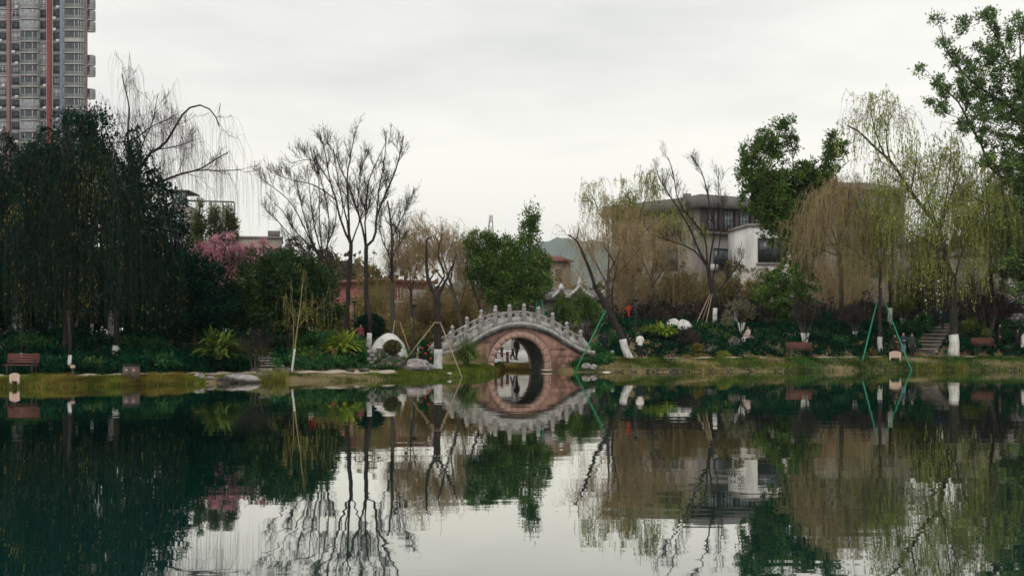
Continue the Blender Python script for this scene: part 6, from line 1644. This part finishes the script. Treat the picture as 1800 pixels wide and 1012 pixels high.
person('small person in orange at the bridge foot behind the rail', 992, 77.5, 160, 'stand', 'cloth_red', 'cloth_grey', h=1.35)
person('leftmost of the three standing people at the right shore, in black', 1573, 79.2, 15, 'folded', 'cloth_black', 'cloth_black', h=1.6)
person('grey-haired person in blue jeans in the middle of the three at the right shore', 1588, 79.2, -10, 'folded', 'cloth_navy', 'cloth_blue_jean', 'hair_grey', shoes='shoe_white', h=1.68)
person('person in a dark green coat at the right of the three at the right shore', 1603, 79.3, 10, 'stand', 'cloth_olive', 'cloth_black', h=1.68)
person('upper one of two dark-clothed people climbing the stone steps', 1646, 86.6, 170, 'walk', 'cloth_navy', 'cloth_black', z=float(gz(1660, 86.6)) + .1, h=1.62)
person('lower one of two people climbing the stone steps, in a navy coat', 1657, 84.3, 185, 'walk', 'cloth_navy', 'cloth_black', z=float(gz(1650, 84.3)) + .12, h=1.70)
person('person in a white coat at the very right edge', 1799, 79.4, 80, 'walk', 'cloth_white', 'cloth_black', h=1.62, coat=.55)
person('dark-clothed person beside the white-coated walker', 1788, 79.8, 80, 'walk', 'cloth_black', 'cloth_black', h=1.68)
person('dark-clothed person behind the right bench end', 1757, 80.6, 60, 'stand', 'cloth_black', 'cloth_black', h=1.68)
person('figure in pale clothes sitting on the dark rock right of the path', 1315, 78.2, -60, 'sit', 'cloth_pale', 'cloth_pale', h=1.55, z=float(gz(1315, 78.2)) - .25)
person('child in a white top beside the flowering bush left of the pollard', 739, 66.4, 150, 'stand', 'cloth_white', 'cloth_black', h=1.25)
person('adult in black beside the flowering bush left of the pollard', 745, 67.2, 20, 'stand', 'cloth_black', 'cloth_black', h=1.62)
person('person in a red top behind the bright arching plant', 634, 71, 20, 'stand', 'cloth_wine', 'cloth_navy', h=1.3)
person('distant person in pale red between the round tree and the bright plant', 547, 72, 20, 'walk', 'cloth_red', 'cloth_white', h=1.6)
shrub('flowering_bush', 'dark bush with red flowers against the pollarded trunk', 'bush', [(752, 618, 13, 20), (758, 635, 10, 16), (745, 608, 10, 10)], 65.5, 'leaf_hedge', 132, dens=4, per=60)
rngf = RNG(133); fb = gp(752, 65)
for px_, py_ in ((753, 607), (748, 621), (742, 612), (757, 630)):
    c = pt(px_, py_, 64.9); o = MB().lathe([(0, -.05), (.06, -.03), (.075, .01), (.04, .05), (0, .06)], 8).build('red_flower', M['red_paint']); o.location = tuple(c)
    tag(o, {607: 'highest', 621: 'third highest', 612: 'leftmost', 630: 'lowest'}[py_] + ' red bloom on the dark bush by the pollarded trunk', 'flower', 'red blooms on the dark bush')

# ------------------------------------------------------------------ the air
def build_haze():
    m, n, l = mat('haze_air'); out = n.new('ShaderNodeOutputMaterial'); v = n.new('ShaderNodeVolumePrincipled')
    v.inputs['Color'].default_value = (.80, .91, .92, 1); v.inputs['Density'].default_value = .00010; v.inputs['Anisotropy'].default_value = 0.0
    l.new(v.outputs[0], out.inputs['Volume'])
    o = MB().box(-6800, 6800, -60, 6600, -3.2, 560).build('haze', m); tag(o, 'thin pale haze filling the air', 'haze', kind='stuff')
build_haze()
